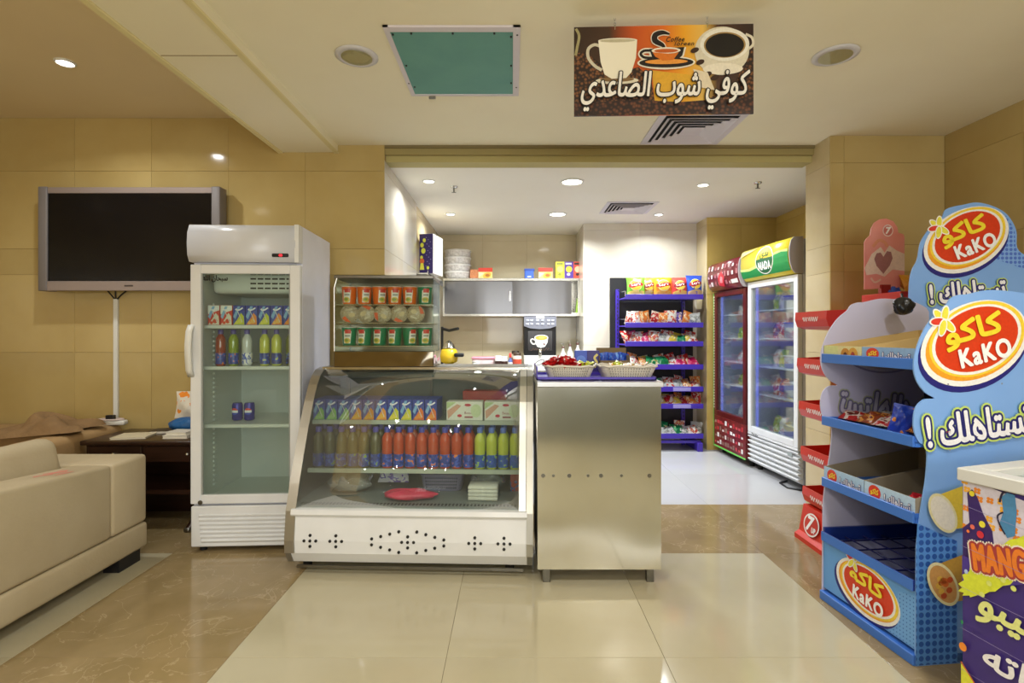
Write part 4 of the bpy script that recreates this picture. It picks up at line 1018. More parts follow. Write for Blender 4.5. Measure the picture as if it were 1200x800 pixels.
MB().box(-.336, -.3365, -.12, .0, .03, .07).box(-.328, -.3275, -.14, -.02, .02, .068).build('label_sheet', C('e8e6ea'), tr)
WB = M('white_wicker', (214, 208, 196), .6)
basket('white_basket', 'white woven basket of red packets on the purple tray', 'basket', (pX(666, 3.06), 3.06, KH + .005), .285, .24, .07, WB, 0, .8, .003)
basket('white_basket', 'white woven basket with few sweets at right of the purple tray', 'basket', (pX(733, 3.06), 3.06, KH + .005), .325, .24, .07, WB, 0, .8, .003)
sw_red = bag_proto('candy_packet', 'packet', .075, .05, .022, printed('candy_red', (186, 20, 26), (210, 30, 36), (236, 226, 222), 3), 21)
sw_yel = bag_proto('candy_packet', 'packet', .075, .05, .02, printed('candy_lime', (196, 214, 40), (230, 220, 70), (120, 90, 50), 3), 22)
sw_mix = bag_proto('candy_packet', 'packet', .07, .05, .02, printed('candy_pale', (232, 226, 212), (232, 150, 70), (240, 220, 90), 3), 23)
random.seed(5)
spots = [(-.10, -.03, .055), (-.05, -.06, .055), (-.07, .02, .06), (-.02, -.02, .06), (.03, -.05, .055), (-.09, -.05, .085), (-.03, -.05, .085), (.02, -.03, .085), (-.06, .0, .09), (-.04, -.03, .108)]
for i, (x, y, z) in enumerate(spots):
    sw_red.at('red and white candy packet heaped in the left white basket', (pX(666, 3.06) + x, 3.06 + y, KH + z), (R(60 + random.uniform(-25, 25)), R(random.uniform(-30, 30)), R(random.uniform(-60, 60))), 'red candy packets in the left basket', 1.15)
for i, (x, y, z) in enumerate(((.08, -.05, .066), (.1, .02, .07), (.06, .0, .075))):
    sw_yel.at('lime yellow candy packet at the right of the left white basket', (pX(666, 3.06) + x, 3.06 + y, KH + z), (R(70), R(random.uniform(-30, 30)), R(random.uniform(-50, 50))), 'lime candy packets in the left basket')
for i, (x, y, z) in enumerate(((-.11, -.04, .066), (-.07, 0, .074), (-.05, -.05, .066), (.0, -.03, .06), (-.02, .03, .07), (.05, -.04, .06), (.09, .0, .066), (.03, .02, .062))):
    (sw_yel if i in (1, 2) else sw_mix).at(('lime yellow' if i in (1, 2) else 'pale') + ' candy packet scattered in the right white basket', (pX(733, 3.06) + x, 3.06 + y, KH + z), (R(70), R(random.uniform(-30, 30)), R(random.uniform(-50, 50))), ('lime' if i in (1, 2) else 'pale') + ' candy packets in the right basket')
def prod_box(name, label, cat, loc, w, d, h, base, art=None, rz=0, extra=None):
    t = thing(name, label, cat, loc, rz)
    MB().box(-w / 2, w / 2, 0, d, 0, h, 0, .002).build('box', C(base) if isinstance(base, str) else base, t)
    if art:
        g = Gfx(.0004); art(g, w, h); g.build('printed_front', t, lambda u, v, l: (u, -l, v))
    return t
prod_box('tissue_pack', 'bright blue box behind the baskets on the counter', 'box', (pX(680, 3.36), 3.32, KH), .075, .06, .15, '3a5ac8', lambda g, w, h: (g.ell(0, h * .6, w * .4, h * .2, '5c86e0', 20), g.rect(-w * .5, 0, w * .5, h * .3, '2c48b0')))
prod_box('tissue_pack', 'dark purple box behind the baskets on the counter', 'box', (pX(694, 3.36), 3.32, KH), .078, .06, .15, '2c1c78', lambda g, w, h: (g.stroke([(w * .1, h * .3), (w * .3, h * .5), (w * .1, h * .7), (w * .35, h * .85)], .014, 'e0d070'), g.rect(-w * .5, 0, w * .5, h * .15, '3c2c98')))
t = thing('display_carton', 'open kraft carton of blue packets behind the right basket', 'carton', (pX(719, 3.34), 3.3, KH))
KR = M('kraft_card', (128, 108, 74), .8)
MB().box(-.095, .095, 0, .004, 0, .09).box(-.095, .095, .12, .124, 0, .165).box(-.095, -.091, 0, .124, 0, .12).box(.091, .095, 0, .124, 0, .12).box(-.095, .095, 0, .124, 0, .003).build('carton', KR, t)
bl = bag_proto('blue_packet', 'packet', .07, .12, .026, printed('blue_foil', (30, 70, 176), (40, 90, 206), (90, 150, 230), 3), 31)
for i in range(4): bl.at('blue foil packet, %s%s in the open kraft carton' % (ORD[i], '' if i == 0 else ' from left'), (pX(719, 3.34) - .054 + i * .036, 3.345 + (.03 if i % 2 else 0), KH + .018), (R(-10), R((-12, 6, -5, 14)[i]), R(8 * (i - 1.5))), 'blue packets in the kraft carton')

# ================================================================ KIOSK INTERIOR
# rear counter
t = thing('rear_counter', 'stainless rear counter along the kiosk back wall', 'counter', (-.98, 6.5, 0))
MB().box(0, 1.84, -.01, .73, .86, .9, 0, .004).build('worktop', STEEL, t)
for x in (0, .62, 1.24):
    d_ = MB().box(x + .004, x + .6, 0, .02, .1, .85, 0, .003).build('door', STEEL, t); MB().box(x + .5, x + .52, -.02, 0, .5, .65).build('handle', CHROME, d_)
MB().box(0, 1.84, .02, .72, .08, .86).build('carcass', STEELD, t)
for x in (.05, 1.74): MB().box(x, x + .05, .05, .1, 0, .08).build('leg', STEELD, t)
# wall cabinet
WY = 6.88
t = thing('wall_cabinet', 'stainless wall cabinet with two sliding doors above the coffee machine', 'cabinet', (0, 0, 0))
x0, x1, z0, z1 = pX(519, WY), .868, pZ(368, WY), pZ(329, WY)
MB().box(x0, x1, WY + .02, 7.25, z0, z0 + .02).box(x0, x1, WY - .01, 7.25, z1, z1 + .035, 0, .003).box(x0, x0 + .02, WY, 7.25, z0, z1).box(x1 - .02, x1, WY, 7.25, z0, z1).box(x0, x1, 7.23, 7.25, z0, z1).box(x0, x1, WY - .01, WY + .03, z0 - .025, z0).build('carcass', STEEL, t)
xm = (x0 + x1) / 2 + .02
BR = M('brushed_steel', (118, 118, 121), .27, 1, bump=(2.5, .6, (2, 1, .05), 1))
def bowed(xa, xb, y): 
    return MB().grid(lambda u, v: (xa + (xb - xa) * u, y - .016 * math.sin(PI * u), z0 + .003 + (z1 - z0 - .006) * v), 14, 1).grid(lambda u, v: (xa + (xb - xa) * u, y + .008, z0 + .003 + (z1 - z0 - .006) * v), 14, 1, flip=True)
d1 = bowed(x0 + .022, xm + .02, WY + .02).build('sliding_door', BR, t); d2 = bowed(xm, x1 - .1, WY + .004).build('sliding_door', BR, t)
MB().box(xm - .045, xm - .025, WY - .005, WY + .014, z0 + .17, z0 + .3, 0, .003).build('handle', CHROME, d1)
ZC = z1 + .035
# things on the wall cabinet
FO = M('patterned_foam', (228, 224, 220), .5, noise=(30, (168, 162, 158), .7))
zz = ZC
for i in range(4):
    h = .095
    o = thing('foam_container', 'white patterned round container, %s of the stack on the wall cabinet' % ('lowest', 'second from bottom', 'third from bottom', 'topmost')[i], 'container', (pX(536, 6.98), 7.05, zz), R(17 * i), 'stacked round containers')
    MB().lathe([(.15, 0), (.165, .005), (.168, h - .02)], 28).build('container', FO, o); MB().lathe([(.176, h - .022), (.178, h - .004), (.17, h)], 28).build('lid', M('lid_white', (222, 220, 216), .5), o)
    zz += h
def tea(g, w, h): (g.rect(-w * .5, h * .62, w * .5, h, 'd43a20'), g.ell(w * .12, h * .3, w * .3, h * .25, 'e8b43c', 20), g.poly([(-w * .48, h * .05), (-w * .1, h * .5), (-w * .48, h * .6)], 'f0e6b8'), g.ell(w * .15, h * .3, w * .16, h * .13, 'b06a20', n=16))
prod_box('small_carton', 'small orange checked box beside the round container stack', 'box', (pX(556, 6.98), 6.95, ZC), .11, .1, .12, printed('orange_check', (196, 120, 70), (220, 150, 100), (170, 90, 50), 8))
prod_box('tea_box', 'red and yellow box on the left half of the wall cabinet', 'box', (pX(569, 6.98), 6.93, ZC), .185, .1, .14, 'efd888', tea)
prod_box('tea_box', 'red and yellow box on the right half of the wall cabinet', 'box', (pX(639, 6.98), 6.93, ZC), .185, .1, .14, 'efd888', tea)
t = thing('blue_tin', 'blue tin with hinged lid on the wall cabinet', 'tin', (pX(620, 6.98), 6.93, ZC))
MB().box(-.06, .06, 0, .1, 0, .12, 0, .006).build('tin', C('3c68cc'), t); MB().box(-.063, .07, -.004, .104, .1, .13, 0, .004).build('lid', C('2c50b0'), t)
g = Gfx(); g.rect(-.025, .018, .025, .034, 'dce6f4'); g.build('label_print', t, lambda u, v, l: (u, -l, v))
def cereal(c1, c2):
    return lambda g, w, h: (g.ell(0, h * .55, w * .36, w * .36, c1, n=22), g.ell(-w * .05, h * .25, w * .2, w * .16, c2, n=16), g.rect(-w * .4, h * .82, w * .3, h * .93, c2))
for i, (c, a1, a2, nm) in enumerate((('e6e23c', 'd0d878', '9aa038', 'yellow'), ('5a3aa0', 'ecd83c', 'e0d8f0', 'purple'), ('e0523c', 'f2c8a0', '3a2018', 'red'))):
    prod_box('cereal_box', '%s carton at the right end of the wall cabinet top' % nm, 'box', (pX(656 + i * 10.3, 6.98), 6.93, ZC), .114, .12, .22, c, cereal(a1, a2))
ob = MB().box(-.012, .012, 0, .1, 0, .2).build('green_leaflet', C('98c03c'), None, (.84, 6.93, z0 + .021), (0, R(6), 0)); tag(ob, 'green packet tucked at the right end of the wall cabinet', 'packet')
# shelf on the side wall with purple carton
t = thing('side_shelf', 'stainless side shelf high on the left kiosk wall', 'shelf', (-1.0, 5.53, 1.93))
MB().box(0, .13, 0, 1.2, .03, .045, 0, .003).box(.125, .13, 0, 1.2, 0, .07).build('shelf_plate', STEEL, t)
for y in (.05, 1.1): MB().prism([(0, -.12), (.11, .03), (0, .03)], y, y + .01, 'y').build('bracket', STEELD, t)
t = thing('purple_carton', 'tall purple snack carton with yellow figures on the side shelf', 'carton', (-.905, 5.62, 1.976), R(-10))
MB().box(-.075, .075, 0, .34, 0, .42, 0, .003).build('box', C('f0ece8'), t)
g = Gfx(); g.rect(-.074, .002, .074, .418, '2e1f60'); g.l += 1
for x, y, r_ in ((-.045, .3, .025), (-.03, .24, .03), (-.05, .17, .02), (-.02, .35, .022), (.02, .06, .018)): g.ell(x, y, r_ * .8, r_, 'dce048', n=14, same=True)
g.ell(-.045, .13, .025, .03, 'e06a30', n=14); g.poly([(-.07, .04), (-.02, .04), (-.03, .11), (-.06, .11)], 'e0e048')
for i in range(14): g.ell(.0 + (i * 37 % 60) / 1000, .08 + i * .023, .004, .004, 'b8b0e0', n=6, same=True)
g.build('printed_front', t, lambda u, v, l: (u, -l, v))
# coffee machine
MY = 6.6
t = thing('coffee_machine', 'black coffee machine with cup picture on the rear counter', 'coffee machine', (pX(633, MY), MY, .9))
mw, mh = .4, .665
MB().rbox(-mw / 2, mw / 2, .02, .48, .17, mh, .012, 2).build('housing', BLACK, t)
MB().box(-mw / 2, mw / 2, .0, .48, 0, .17, 0, .006).build('base_unit', WPLAS, t)
gp = MB().prism([(-mw / 2, mh - .01), (-mw / 2, mh - .13), (-.12, mh - .158), (0, mh - .168), (.12, mh - .158), (mw / 2, mh - .13), (mw / 2, mh - .01)], -.004, .02, 'y').build('control_panel', M('panel_grey', (126, 128, 140), .35, .5), t)
for i in range(6):
    x = (-.155, -.105, -.03, .03, .105, .155)[i]
    for j in range(2): MB().rbox(x - .02, x + .02, -.009, -.003, mh - .075 - j * .045, mh - .048 - j * .045, .004, 1).build('button', M('button_grey', (170, 172, 184), .4), gp)
MB().box(-.05, .05, -.007, -.003, mh - .035, mh - .012).build('badge', CHROME, gp)
MB().box(-mw / 2 + .05, mw / 2 - .05, .012, .02, .23, mh - .19).build('picture_panel', M('panel_black', (30, 26, 26), .2), t)
g = Gfx(.0006)
g.stroke([(-.05, .36), (-.1, .375), (-.115, .35), (-.09, .315), (-.05, .32)], .016, 'e6e2da')
g.poly([(-.07, .39), (.1, .39), (.09, .33), (.06, .28), (.01, .265), (-.035, .28), (-.06, .33)], 'ece8e0'); g.ell(.015, .392, .086, .036, 'f4f0ea', n=24); g.ell(.015, .39, .076, .029, 'd8a840', n=24); g.ell(.02, .392, .04, .014, 'e8c868', n=18)
g.ell(.05, .31, .01, .016, '6a3a28', 30, n=10)
for i in range(16): g.ell(-.11 + (i * 53 % 100) / 440, .235 + (i * 29 % 40) / 1500, .008, .006, '5a4234', n=6, same=True)
g.build('cup_picture', t, lambda u, v, l: (u, .012 - l, v))
MB().rbox(-.02, .02, -.02, .02, .175, .25, .006, 2).build('spout', CHROME, t)
g = Gfx(); g.stroke([(-.06, .07), (-.03, .1), (.03, .12), (.05, .1), (.0, .06), (-.04, .05)], .008, '3a3a40'); g.build('logo', t, lambda u, v, l: (u, -l, v))
# juicer
t = thing('citrus_juicer', 'yellow and black citrus juicer on the rear counter', 'juicer', (pX(526, 6.6), 6.62, .9))
MB().lathe([(.11, 0), (.1, .03), (.03, .05), (.0001, .05)], 20).build('base', BLACK, t)
MB().lathe([(.03, .05), (.085, .08), (.095, .14), (.08, .2), (.06, .215)], 22).build('bowl', M('juicer_yellow', (220, 186, 40), .25), t)
MB().lathe([(.07, .22), (.05, .26), (.02, .29), (.0001, .3)], 18).build('press_cone', CHROME, t)
MB().cyl((-.08, .06, .0), (-.08, .06, .44), .014).tube([(-.08, .06, .42), (0, .02, .4), (.1, -.06, .42)], .016).build('lever', BLACK, t)
MB().rbox(.06, .16, -.1, -.03, .13, .17, .015).build('spout_cup', BLACK, t)
MB().rbox(.08, .14, -.11, -.05, 0, .06, .01).build('knob', C('7060c0'), t)
t.scale = (1.2, 1.2, 1.2)
# small goods on the rear counter
t = thing('food_container', 'pink lidded food container on the rear counter', 'container', (pX(567, 6.7), 6.62, .9))
MB().rbox(-.14, .14, 0, .2, 0, .13, .02, 2).build('tub', M('pale_pink_tub', (226, 200, 200), .4), t); MB().rbox(-.15, .15, -.01, .21, .125, .15, .01, 2).build('lid', M('pink_lid', (232, 150, 170), .4), t)
ob = thing('paper_cup', 'white cup in front of the pink container', 'cup', (pX(558, 6.6), 6.56, .9)); MB().lathe([(.035, 0), (.048, .1), (.045, .1), (.033, .004), (.0001, .004)], 18).build('cup', WPLAS, ob); MB().tube([(.049 * math.cos(a), .049 * math.sin(a), .1) for a in [2 * PI * q / 16 for q in range(17)]], .003, 5).build('rim', WPLAS, ob)
def jar(label, x, y, r, h, body, lid, lab=None):
    t = thing('storage_jar', label, 'jar', (x, y, .9)); h *= 1.22
    MB().lathe([(r * .9, 0), (r, .01), (r, h * .8), (r * .85, h * .84)], 18).build('jar_body', C(body), t); MB().lathe([(r * .92, h * .82), (r * .92, h * .98), (r * .85, h), (.0001, h)], 18).build('lid', C(lid), t)
    if lab: MB().lathe([(r * 1.01, h * .2), (r * 1.015, h * .22), (r * 1.015, h * .6), (r * 1.01, h * .62)], 18).build('label_band', C(lab), t)
    return t
jar('white jar with dark band right of the pink container', pX(584, 6.62), 6.58, .043, .14, 'e8e2dc', 'eee8e2', '3a2420')
jar('white jar beside the red capped bottle', pX(591, 6.62), 6.67, .04, .13, 'ece6e0', 'e8e4e0', '4a3028')
jar('brown lidded jar with red label next to the coffee machine', pX(606, 6.62), 6.6, .055, .17, 'd8c8b8', '4a3a2c', 'c85038')
jar('dark lidded jar behind the red labelled jar', pX(604, 6.62), 6.74, .05, .185, 'c8b8a0', '3a3024', '907050')
t = thing('sauce_bottle', 'slim bottle with red cap left of the jars', 'bottle', (pX(598, 6.62), 6.58, .9))
MB().lathe([(.026, 0), (.028, .01), (.028, .11), (.012, .14), (.012, .16)], 16).build('bottle_body', C('5a6aa0'), t); MB().lathe([(.016, .15), (.014, .2), (.0001, .205)], 12).build('cap', C('d83020'), t); MB().lathe([(.0285, .03), (.0285, .09)], 16).build('label_band', C('e8e8ec'), t)
def syrup():
    t = thing('syrup_bottle', '', 'bottle')
    MB().lathe([(.036, 0), (.038, .01), (.038, .2), (.016, .25), (.014, .29)], 18).build('bottle_body', C('e4e2de'), t)
    MB().lathe([(.018, .285), (.018, .31), (.0001, .312)], 14).build('cap', C('5a3a30'), t); MB().tube([(0, 0, .31), (0, 0, .345), (-.03, -.01, .345)], .006, 6).build('pump', CHROME, t)
    return t
sy = Proto(syrup)
for i, (x, y, k) in enumerate(((660, 6.55, .92), (668, 6.6, 1.0), (677, 6.66, 1.06))): sy.at('white syrup bottle with pump, %s of three right of the coffee machine' % ('leftmost', 'middle one', 'rightmost')[i], (pX(x, y), y, .9), (0, 0, R(30 * i)), 'syrup bottles', k)

# ---------------------------------------------------------------- purple snack rack
RY = 6.08; XA, XB = 1.29, 2.18
t = thing('snack_rack', 'purple metal snack rack with black back against the white wall', 'rack', ((XA + XB) / 2, RY, 0))
rw = (XB - XA) / 2
MB().box(-rw - .1, rw + .02, .4, .42, .12, 2.02, 0, .003).build('back_panel', M('rack_black', (20, 20, 24), .5), t)
for x in (-rw - .035, rw - .13):
    up = MB().box(x, x + .04, .36, .4, 0, pZ(339, 6.45), 0, .002).build('upright', PURPLE, t)
    ho = MB()
    for i in range(36): ho.box(x + .014, x + .026, .358, .362, .2 + i * .045, .225 + i * .045)
    ho.build('slot_row', BLACK, up)
for x in (-rw - .03, rw - .07): MB().box(x, x + .06, -.02, .4, 0, .1, 0, .003).build('foot', PURPLE, t)
MB().box(-rw, rw - .02, .02, .05, .09, .12).build('cross_bar', PURPLE, t)
RZ = [pZ(y, RY) for y in (346, 379, 401, 428, 454, 474, 509)]
for z in RZ:
    s_ = MB().box(-rw + .0, rw + .0, .0, .38, z - .035, z - .02).build('shelf', PURPLE, t)
    MB().box(-rw, rw, -.008, .004, z - .045, z + .012, 0, .002).build('price_rail', PURPLE, s_)
    MB().tube([(-rw, .0, z + .05), (-rw - .01, .2, z + .05), (-rw - .02, .36, z + .09)], .005, 6).tube([(-rw, .0, z - .01), (-rw, .0, z + .05)], .005, 6).build('side_guard', CHROME, s_)
for z in (RZ[4], RZ[5]): MB().box(.1, .3, -.01, -.008, z - .038, z + .005).build('price_card', C('a098d8'), t)
rk = 'the purple rack'
chips = [('green chip bag', (110, 176, 50), chip_art('b02020', 'f0c030', 'e8d060'), 745, 22), ('narrow orange chip bag', (206, 150, 40), chip_art('8a2018', 'e8c040', 'd8c070'), 760, 19), ('orange chip bag', (222, 140, 30), chip_art('a02018', 'f0c840', 'e8b040'), 777, 23),
         ('pink-red chip bag', (220, 70, 60), chip_art('8a1820', 'f0d048', 'ecc858'), 796.5, 19), ('blue chip bag', (48, 80, 190), chip_art('a01c20', 'f0d048', 'd8b880'), 814, 20)]
for i, (nm, c, art, x, w) in enumerate(chips):
    yy = RY + (.11 if i != 1 else .17)
    bag_proto('chip_bag', 'chip bag', w / F * yy, .235 if i < 4 else .26, .08, M('bag_%d' % i, c, .28, noise=(5, tuple(min(255, int(q * 1.2)) for q in c), .6), bump=(18, .15)), i, art).at(nm + ' standing on the top shelf of the purple rack', (pX(x, yy), yy, RZ[0] - .019), (R(-5), 0, R((-6, 4, 3, -3, 6)[i])))
KINDS = [('red', bag_proto('snack_bag', 'snack bag', .15, .17, .06, printed('snk_red', (190, 40, 30), (226, 214, 200), (230, 160, 90), 3.5), 41)),
         ('white', bag_proto('snack_bag', 'snack bag', .15, .17, .06, printed('snk_white', (230, 226, 216), (200, 60, 40), (236, 200, 150), 3), 42)),
         ('orange', bag_proto('snack_bag', 'snack bag', .15, .17, .06, printed('snk_orange', (226, 130, 50), (236, 210, 160), (180, 50, 30), 3.5), 43)),
         ('magenta', bag_proto('snack_bag', 'snack bag', .16, .15, .07, printed('snk_magenta', (206, 24, 90), (230, 60, 120), (240, 190, 200), 3), 44)),
         ('green', bag_proto('snack_bag', 'snack bag', .16, .15, .07, printed('snk_green', (20, 130, 76), (60, 170, 100), (236, 220, 170), 3), 45)),
         ('yellow', bag_proto('snack_bag', 'snack bag', .15, .15, .07, printed('snk_yellow', (226, 200, 60), (206, 190, 130), (240, 236, 200), 3), 46)),
         ('silver', bag_proto('snack_bag', 'snack bag', .15, .14, .07, printed('snk_silver', (200, 204, 200), (150, 156, 146), (232, 232, 228), 3), 47)),
         ('purple', bag_proto('snack_bag', 'snack bag', .15, .17, .06, printed('snk_purple', (90, 60, 150), (226, 214, 220), (232, 170, 90), 3.5), 48))]
KD_ = {k: v for k, v in KINDS}
rows = [(1, 'second', ['red', 'white', 'orange', 'red', 'orange', 'white', 'purple', 'orange', 'silver'], 10), (2, 'third', ['red', 'white', 'magenta', 'white', 'silver', 'white', 'yellow', 'green', 'yellow', 'white'], 32),
        (3, 'fourth', ['silver', 'white', 'orange', 'green', 'yellow', 'green', 'white', 'magenta', 'red', 'magenta'], 42), (4, 'fifth', ['silver', 'orange', 'white', 'green', 'silver', 'white', 'silver', 'orange', 'white'], 56),
        (5, 'sixth', ['yellow', 'red', 'orange', 'white', 'yellow', 'red', 'yellow', 'red', 'orange'], 46), (6, 'lowest', ['yellow', 'silver', 'white', 'green', 'silver', 'silver', 'green', 'silver', 'white'], 58)]
random.seed(11)
for si, nm, cols, lean in rows:
    n = len(cols)
    for i, c in enumerate(cols):
        x = XA + .07 + (XB - XA - .14) * i / (n - 1); ln = lean + random.uniform(-14, 14)
        KD_[c].at('%s snack bag, %s%s on the %s shelf of the purple rack' % (c, ORD[i], '' if i == 0 else ' from left', nm), (x, RY + .07 + random.uniform(0, .03), RZ[si] - .012), (R(-ln), R(random.uniform(-16, 16)), R(random.uniform(-32, 32))), 'snack bags on the %s rack shelf' % nm, random.uniform(.78, 1.0))
        if i % 2 == 0 and si > 1:
            KD_[cols[(i + 2) % n]].at('%s snack bag behind the front row, %s on the %s rack shelf' % (cols[(i + 2) % n], ORD[i // 2] if i else 'leftmost', nm), (x + .05, RY + .2, RZ[si] - .012), (R(-ln * .5), R(random.uniform(-16, 16)), R(random.uniform(-28, 28))), 'snack bags on the %s rack shelf' % nm, random.uniform(.8, .95))

# ---------------------------------------------------------------- tall coolers on the right
def cooler(name, label, cx, cy, w, rz, H, d, body, frame, z_grille, head, doorm):
    t = thing(name, label, 'cooler', (cx, cy, 0), rz)
    h = w / 2; zd = H - .32
    MB().box(-h, -h + .04, .05, d, .06, H - .02).box(h - .04, h, .05, d, .06, H - .02).box(-h, h, .05, d, .06, z_grille).box(-h, h, .05, d, zd, H - .02).box(-h, h, d - .03, d, z_grille, zd).build('cabinet', body, t)
    MB().box(-h + .04, -h + .043, .06, d - .03, z_grille, zd).box(h - .043, h - .04, .06, d - .03, z_grille, zd).box(-h + .04, h - .04, d - .034, d - .03, z_grille, zd).box(-h + .04, h - .04, .06, d - .03, z_grille, z_grille + .004).build('liner', LINERB, t)
    MB().box(-h + .046, -h + .058, .062, .08, z_grille + .05, zd - .05).build('light_tube', emitter('cooler_tube', (120, 130, 230), 1.2), t)
    dr = MB()
    for a in ((-h, -h + .06, z_grille, zd), (h - .06, h, z_grille, zd), (-h + .06, h - .06, z_grille, z_grille + .06), (-h + .06, h - .06, zd - .06, zd)): dr.box(a[0], a[1], 0, .045, a[2], a[3], 0, .004)
    dr = dr.build('door', frame, t)
    MB().box(-h + .058, h - .058, .02, .026, z_grille + .055, zd - .055).build('door_glass', GLASS, dr)
    sh = []
    for i in range(5):
        z = z_grille + .1 + (zd - z_grille - .1) * i / 5.0
        if i: MB().box(-h + .045, h - .045, .09, d - .05, z - .012, z, 0, .002).build('shelf', M('cooler_shelf', (196, 204, 236), .35), t)
        sh.append(z)
    # bulging illuminated header
    pr = [(.05, H), (-.03, H - .004), (-.056, H - .03), (-.07, H - .09), (-.074, H - .15), (-.066, H - .22), (-.046, H - .28), (-.02, H - .31), (.05, H - .315)]
    MB().sheet(pr[::-1], -h, h - .012, .004).build('header_sign', head, t)
    MB().prism(pr, h - .012, h, 'x').build('header_end', M('grey_plastic', (176, 170, 172), .4), t)
    MB().prism(pr, -h - .003, -h + .006, 'x').build('header_end', M('grey_plastic', (176, 170, 172), .4), t)
    for x in (-h + .06, h - .06):
        for y in (.1, d - .1): MB().cyl((x, y, 0), (x, y, .06), .025).build('foot', RUBBER, t)
    def mp(u, v, l):
        z = H - .315 + v
        for a, b in zip(pr, pr[1:]):
            if b[1] <= z <= a[1]: q = (z - b[1]) / max(a[1] - b[1], 1e-6); return (u, b[0] + (a[0] - b[0]) * q - .0055 - l, z)
        return (u, .05, z)
    return t, dr, mp, sh
NR = R(-86)
NP = (2.39, 4.93)
t, dr, mp, shN = cooler('drinks_cooler', 'white cooler with green and yellow header at the pier', *NP, .83, NR, 2.17, .6, WSIDE, WPAINT, .37, M('nada_yellow', (240, 222, 62), .3, coat=.3), None)
cuts = [('v', .315 * i / 12) for i in range(1, 12)]
g = Gfx(.0005)
g.poly([(-.41, .03), (.398, .03), (.398, .19), (.3, .2), (.2, .19), (.1, .165), (-.1, .11), (-.25, .09), (-.41, .1)], '189048')
g.poly([(.398, .19), (.3, .2), (.2, .19), (.1, .165), (-.1, .11), (-.25, .09), (-.41, .1), (-.41, .125), (-.25, .115), (-.1, .135), (.1, .19), (.22, .215), (.398, .215)], 'c8e080')
g.poly([(-.41, .24), (-.1, .3), (-.41, .3)], 'f8e88c')
g.ell(.03, .165, .15, .128, 'f4f4e8'); g.ell(.03, .165, .14, .119, 'f0c838'); g.poly([(.03 + .14 * math.cos(a), .165 + .119 * math.sin(a)) for a in [R(172 + 196 * i / 24) for i in range(25)]], '146038')
g.text('NADA', .03, .115, .2, .07, 'ffffff', 0, 0, .003); g.text(shape('ندى'), .03, .215, .14, .075, '1a6a38', 0, 0, .002)
g.build('header_print', t, mp, cuts)
for i in range(6):
    z = .07 + i * .045
    MB().prism([(.048, z + .04), (.004, z + .036), (.0, z + .03), (.03, z), (.048, z)], -.415, .415, 'x').build('grille_slat', WPAINT, t)
MB().box(-.415, .415, .0, .046, .345, .368, 0, .003).build('grille_rail', WPAINT, t)
g = Gfx(); g.text('Tady', -.28, .356, .12, .022, '303038', 0, .2, .001); g.build('badge_lettering', t, lambda u, v, l: (u, -.001 - l, v))
MB().box(.27, .34, -.003, 0, .28, .31).build('rating_plate', M('plate_grey', (150, 160, 160), .4), t)
def inN(p, rz, x, y, z):
    v = Matrix.Rotation(rz, 3, 'Z') @ Vector((x, y, 0)); return (p[0] + v.x, p[1] + v.y, z)
FROST = glass('frosted_bin', (206, 212, 240), .8, .45)
def bin_(label, loc, rz, w, d, h, strip):
    t = thing('storage_bin', label, 'bin', loc, rz)
    m = MB().box(-w / 2, w / 2, 0, .006, 0, h).box(-w / 2, w / 2, d - .006, d, 0, h).box(-w / 2, -w / 2 + .006, 0, d, 0, h).box(w / 2 - .006, w / 2, 0, d, 0, h).box(-w / 2, w / 2, 0, d, 0, .006)
    m.build('tub', FROST, t); MB().box(-w / 2 - .004, w / 2 + .004, -.006, d + .004, h - .012, h, 0, .002).build('lid', C(strip), t)
packs = [('purple', printed('pk_purple', (90, 50, 150), (200, 60, 70), (220, 214, 236), 3)), ('green', printed('pk_green', (120, 160, 40), (190, 206, 80), (230, 226, 200), 3)), ('red', printed('pk_red', (180, 40, 50), (226, 214, 220), (220, 140, 90), 3)), ('white', printed('pk_white', (222, 220, 230), (180, 170, 200), (200, 120, 130), 3))]
for ci, (pos, rz, w, shz, nm) in enumerate(((NP, NR, .83, shN, 'white cooler'),)):
    lv = ('lowest', 'second lowest', 'middle', 'second highest', 'highest')
    for i, z in enumerate(shz):
        zb = z + (.001 if i else -.09)
        bin_('frosted plastic bin on the %s shelf of the %s' % (lv[i], nm), inN(pos, rz, .12, .16, zb), rz, .34, .3, .15 if i in (1, 3) else .12, ('dfe2f0', 'c8cce8', 'e0e4f4', '3a48c0', '4050c4')[i])
        for k, (x, p) in enumerate(((-.26, packs[(i + 1) % 4]), (-.15, packs[(i + 3) % 4]), (.34, packs[(i + 2) % 4]))):
            ob = bag_mb(.12, .17, .05, i * 7 + k).build('frozen_packet', p[1], None, inN(pos, rz, x, .2, zb), (R(-12), 0, rz + R(8 * (k - 1)))); tag(ob, '%s packet, %s on the %s shelf of the %s' % (p[0], ('far end', 'beside the bin', 'near end')[k], lv[i], nm), 'packet', 'packets in the ' + nm)
MB().tube([(.41, .3, .03), (.44, .1, .01), (.3, -.02, .008), (.15, .0, .008), (.1, .1, .01)], .008, 6).build('power_cable', BLACK, t)
RP = (2.33, 5.735)
MAR = M('maroon_wrap', (92, 22, 24), .35, noise=(14, (130, 40, 36), .8)); MARD = M('maroon_header', (104, 22, 34), .3, coat=.3, noise=(10, (140, 44, 52), .8))
t, dr, mp, shR = cooler('drinks_cooler', 'maroon wrapped cooler beyond the white cooler', *RP, .74, R(-87), 2.13, .6, M('dark_side', (60, 30, 30), .4), M('maroon_frame', (84, 20, 20), .3), .42, MARD, None)
g = Gfx(.0005); random.seed(2)
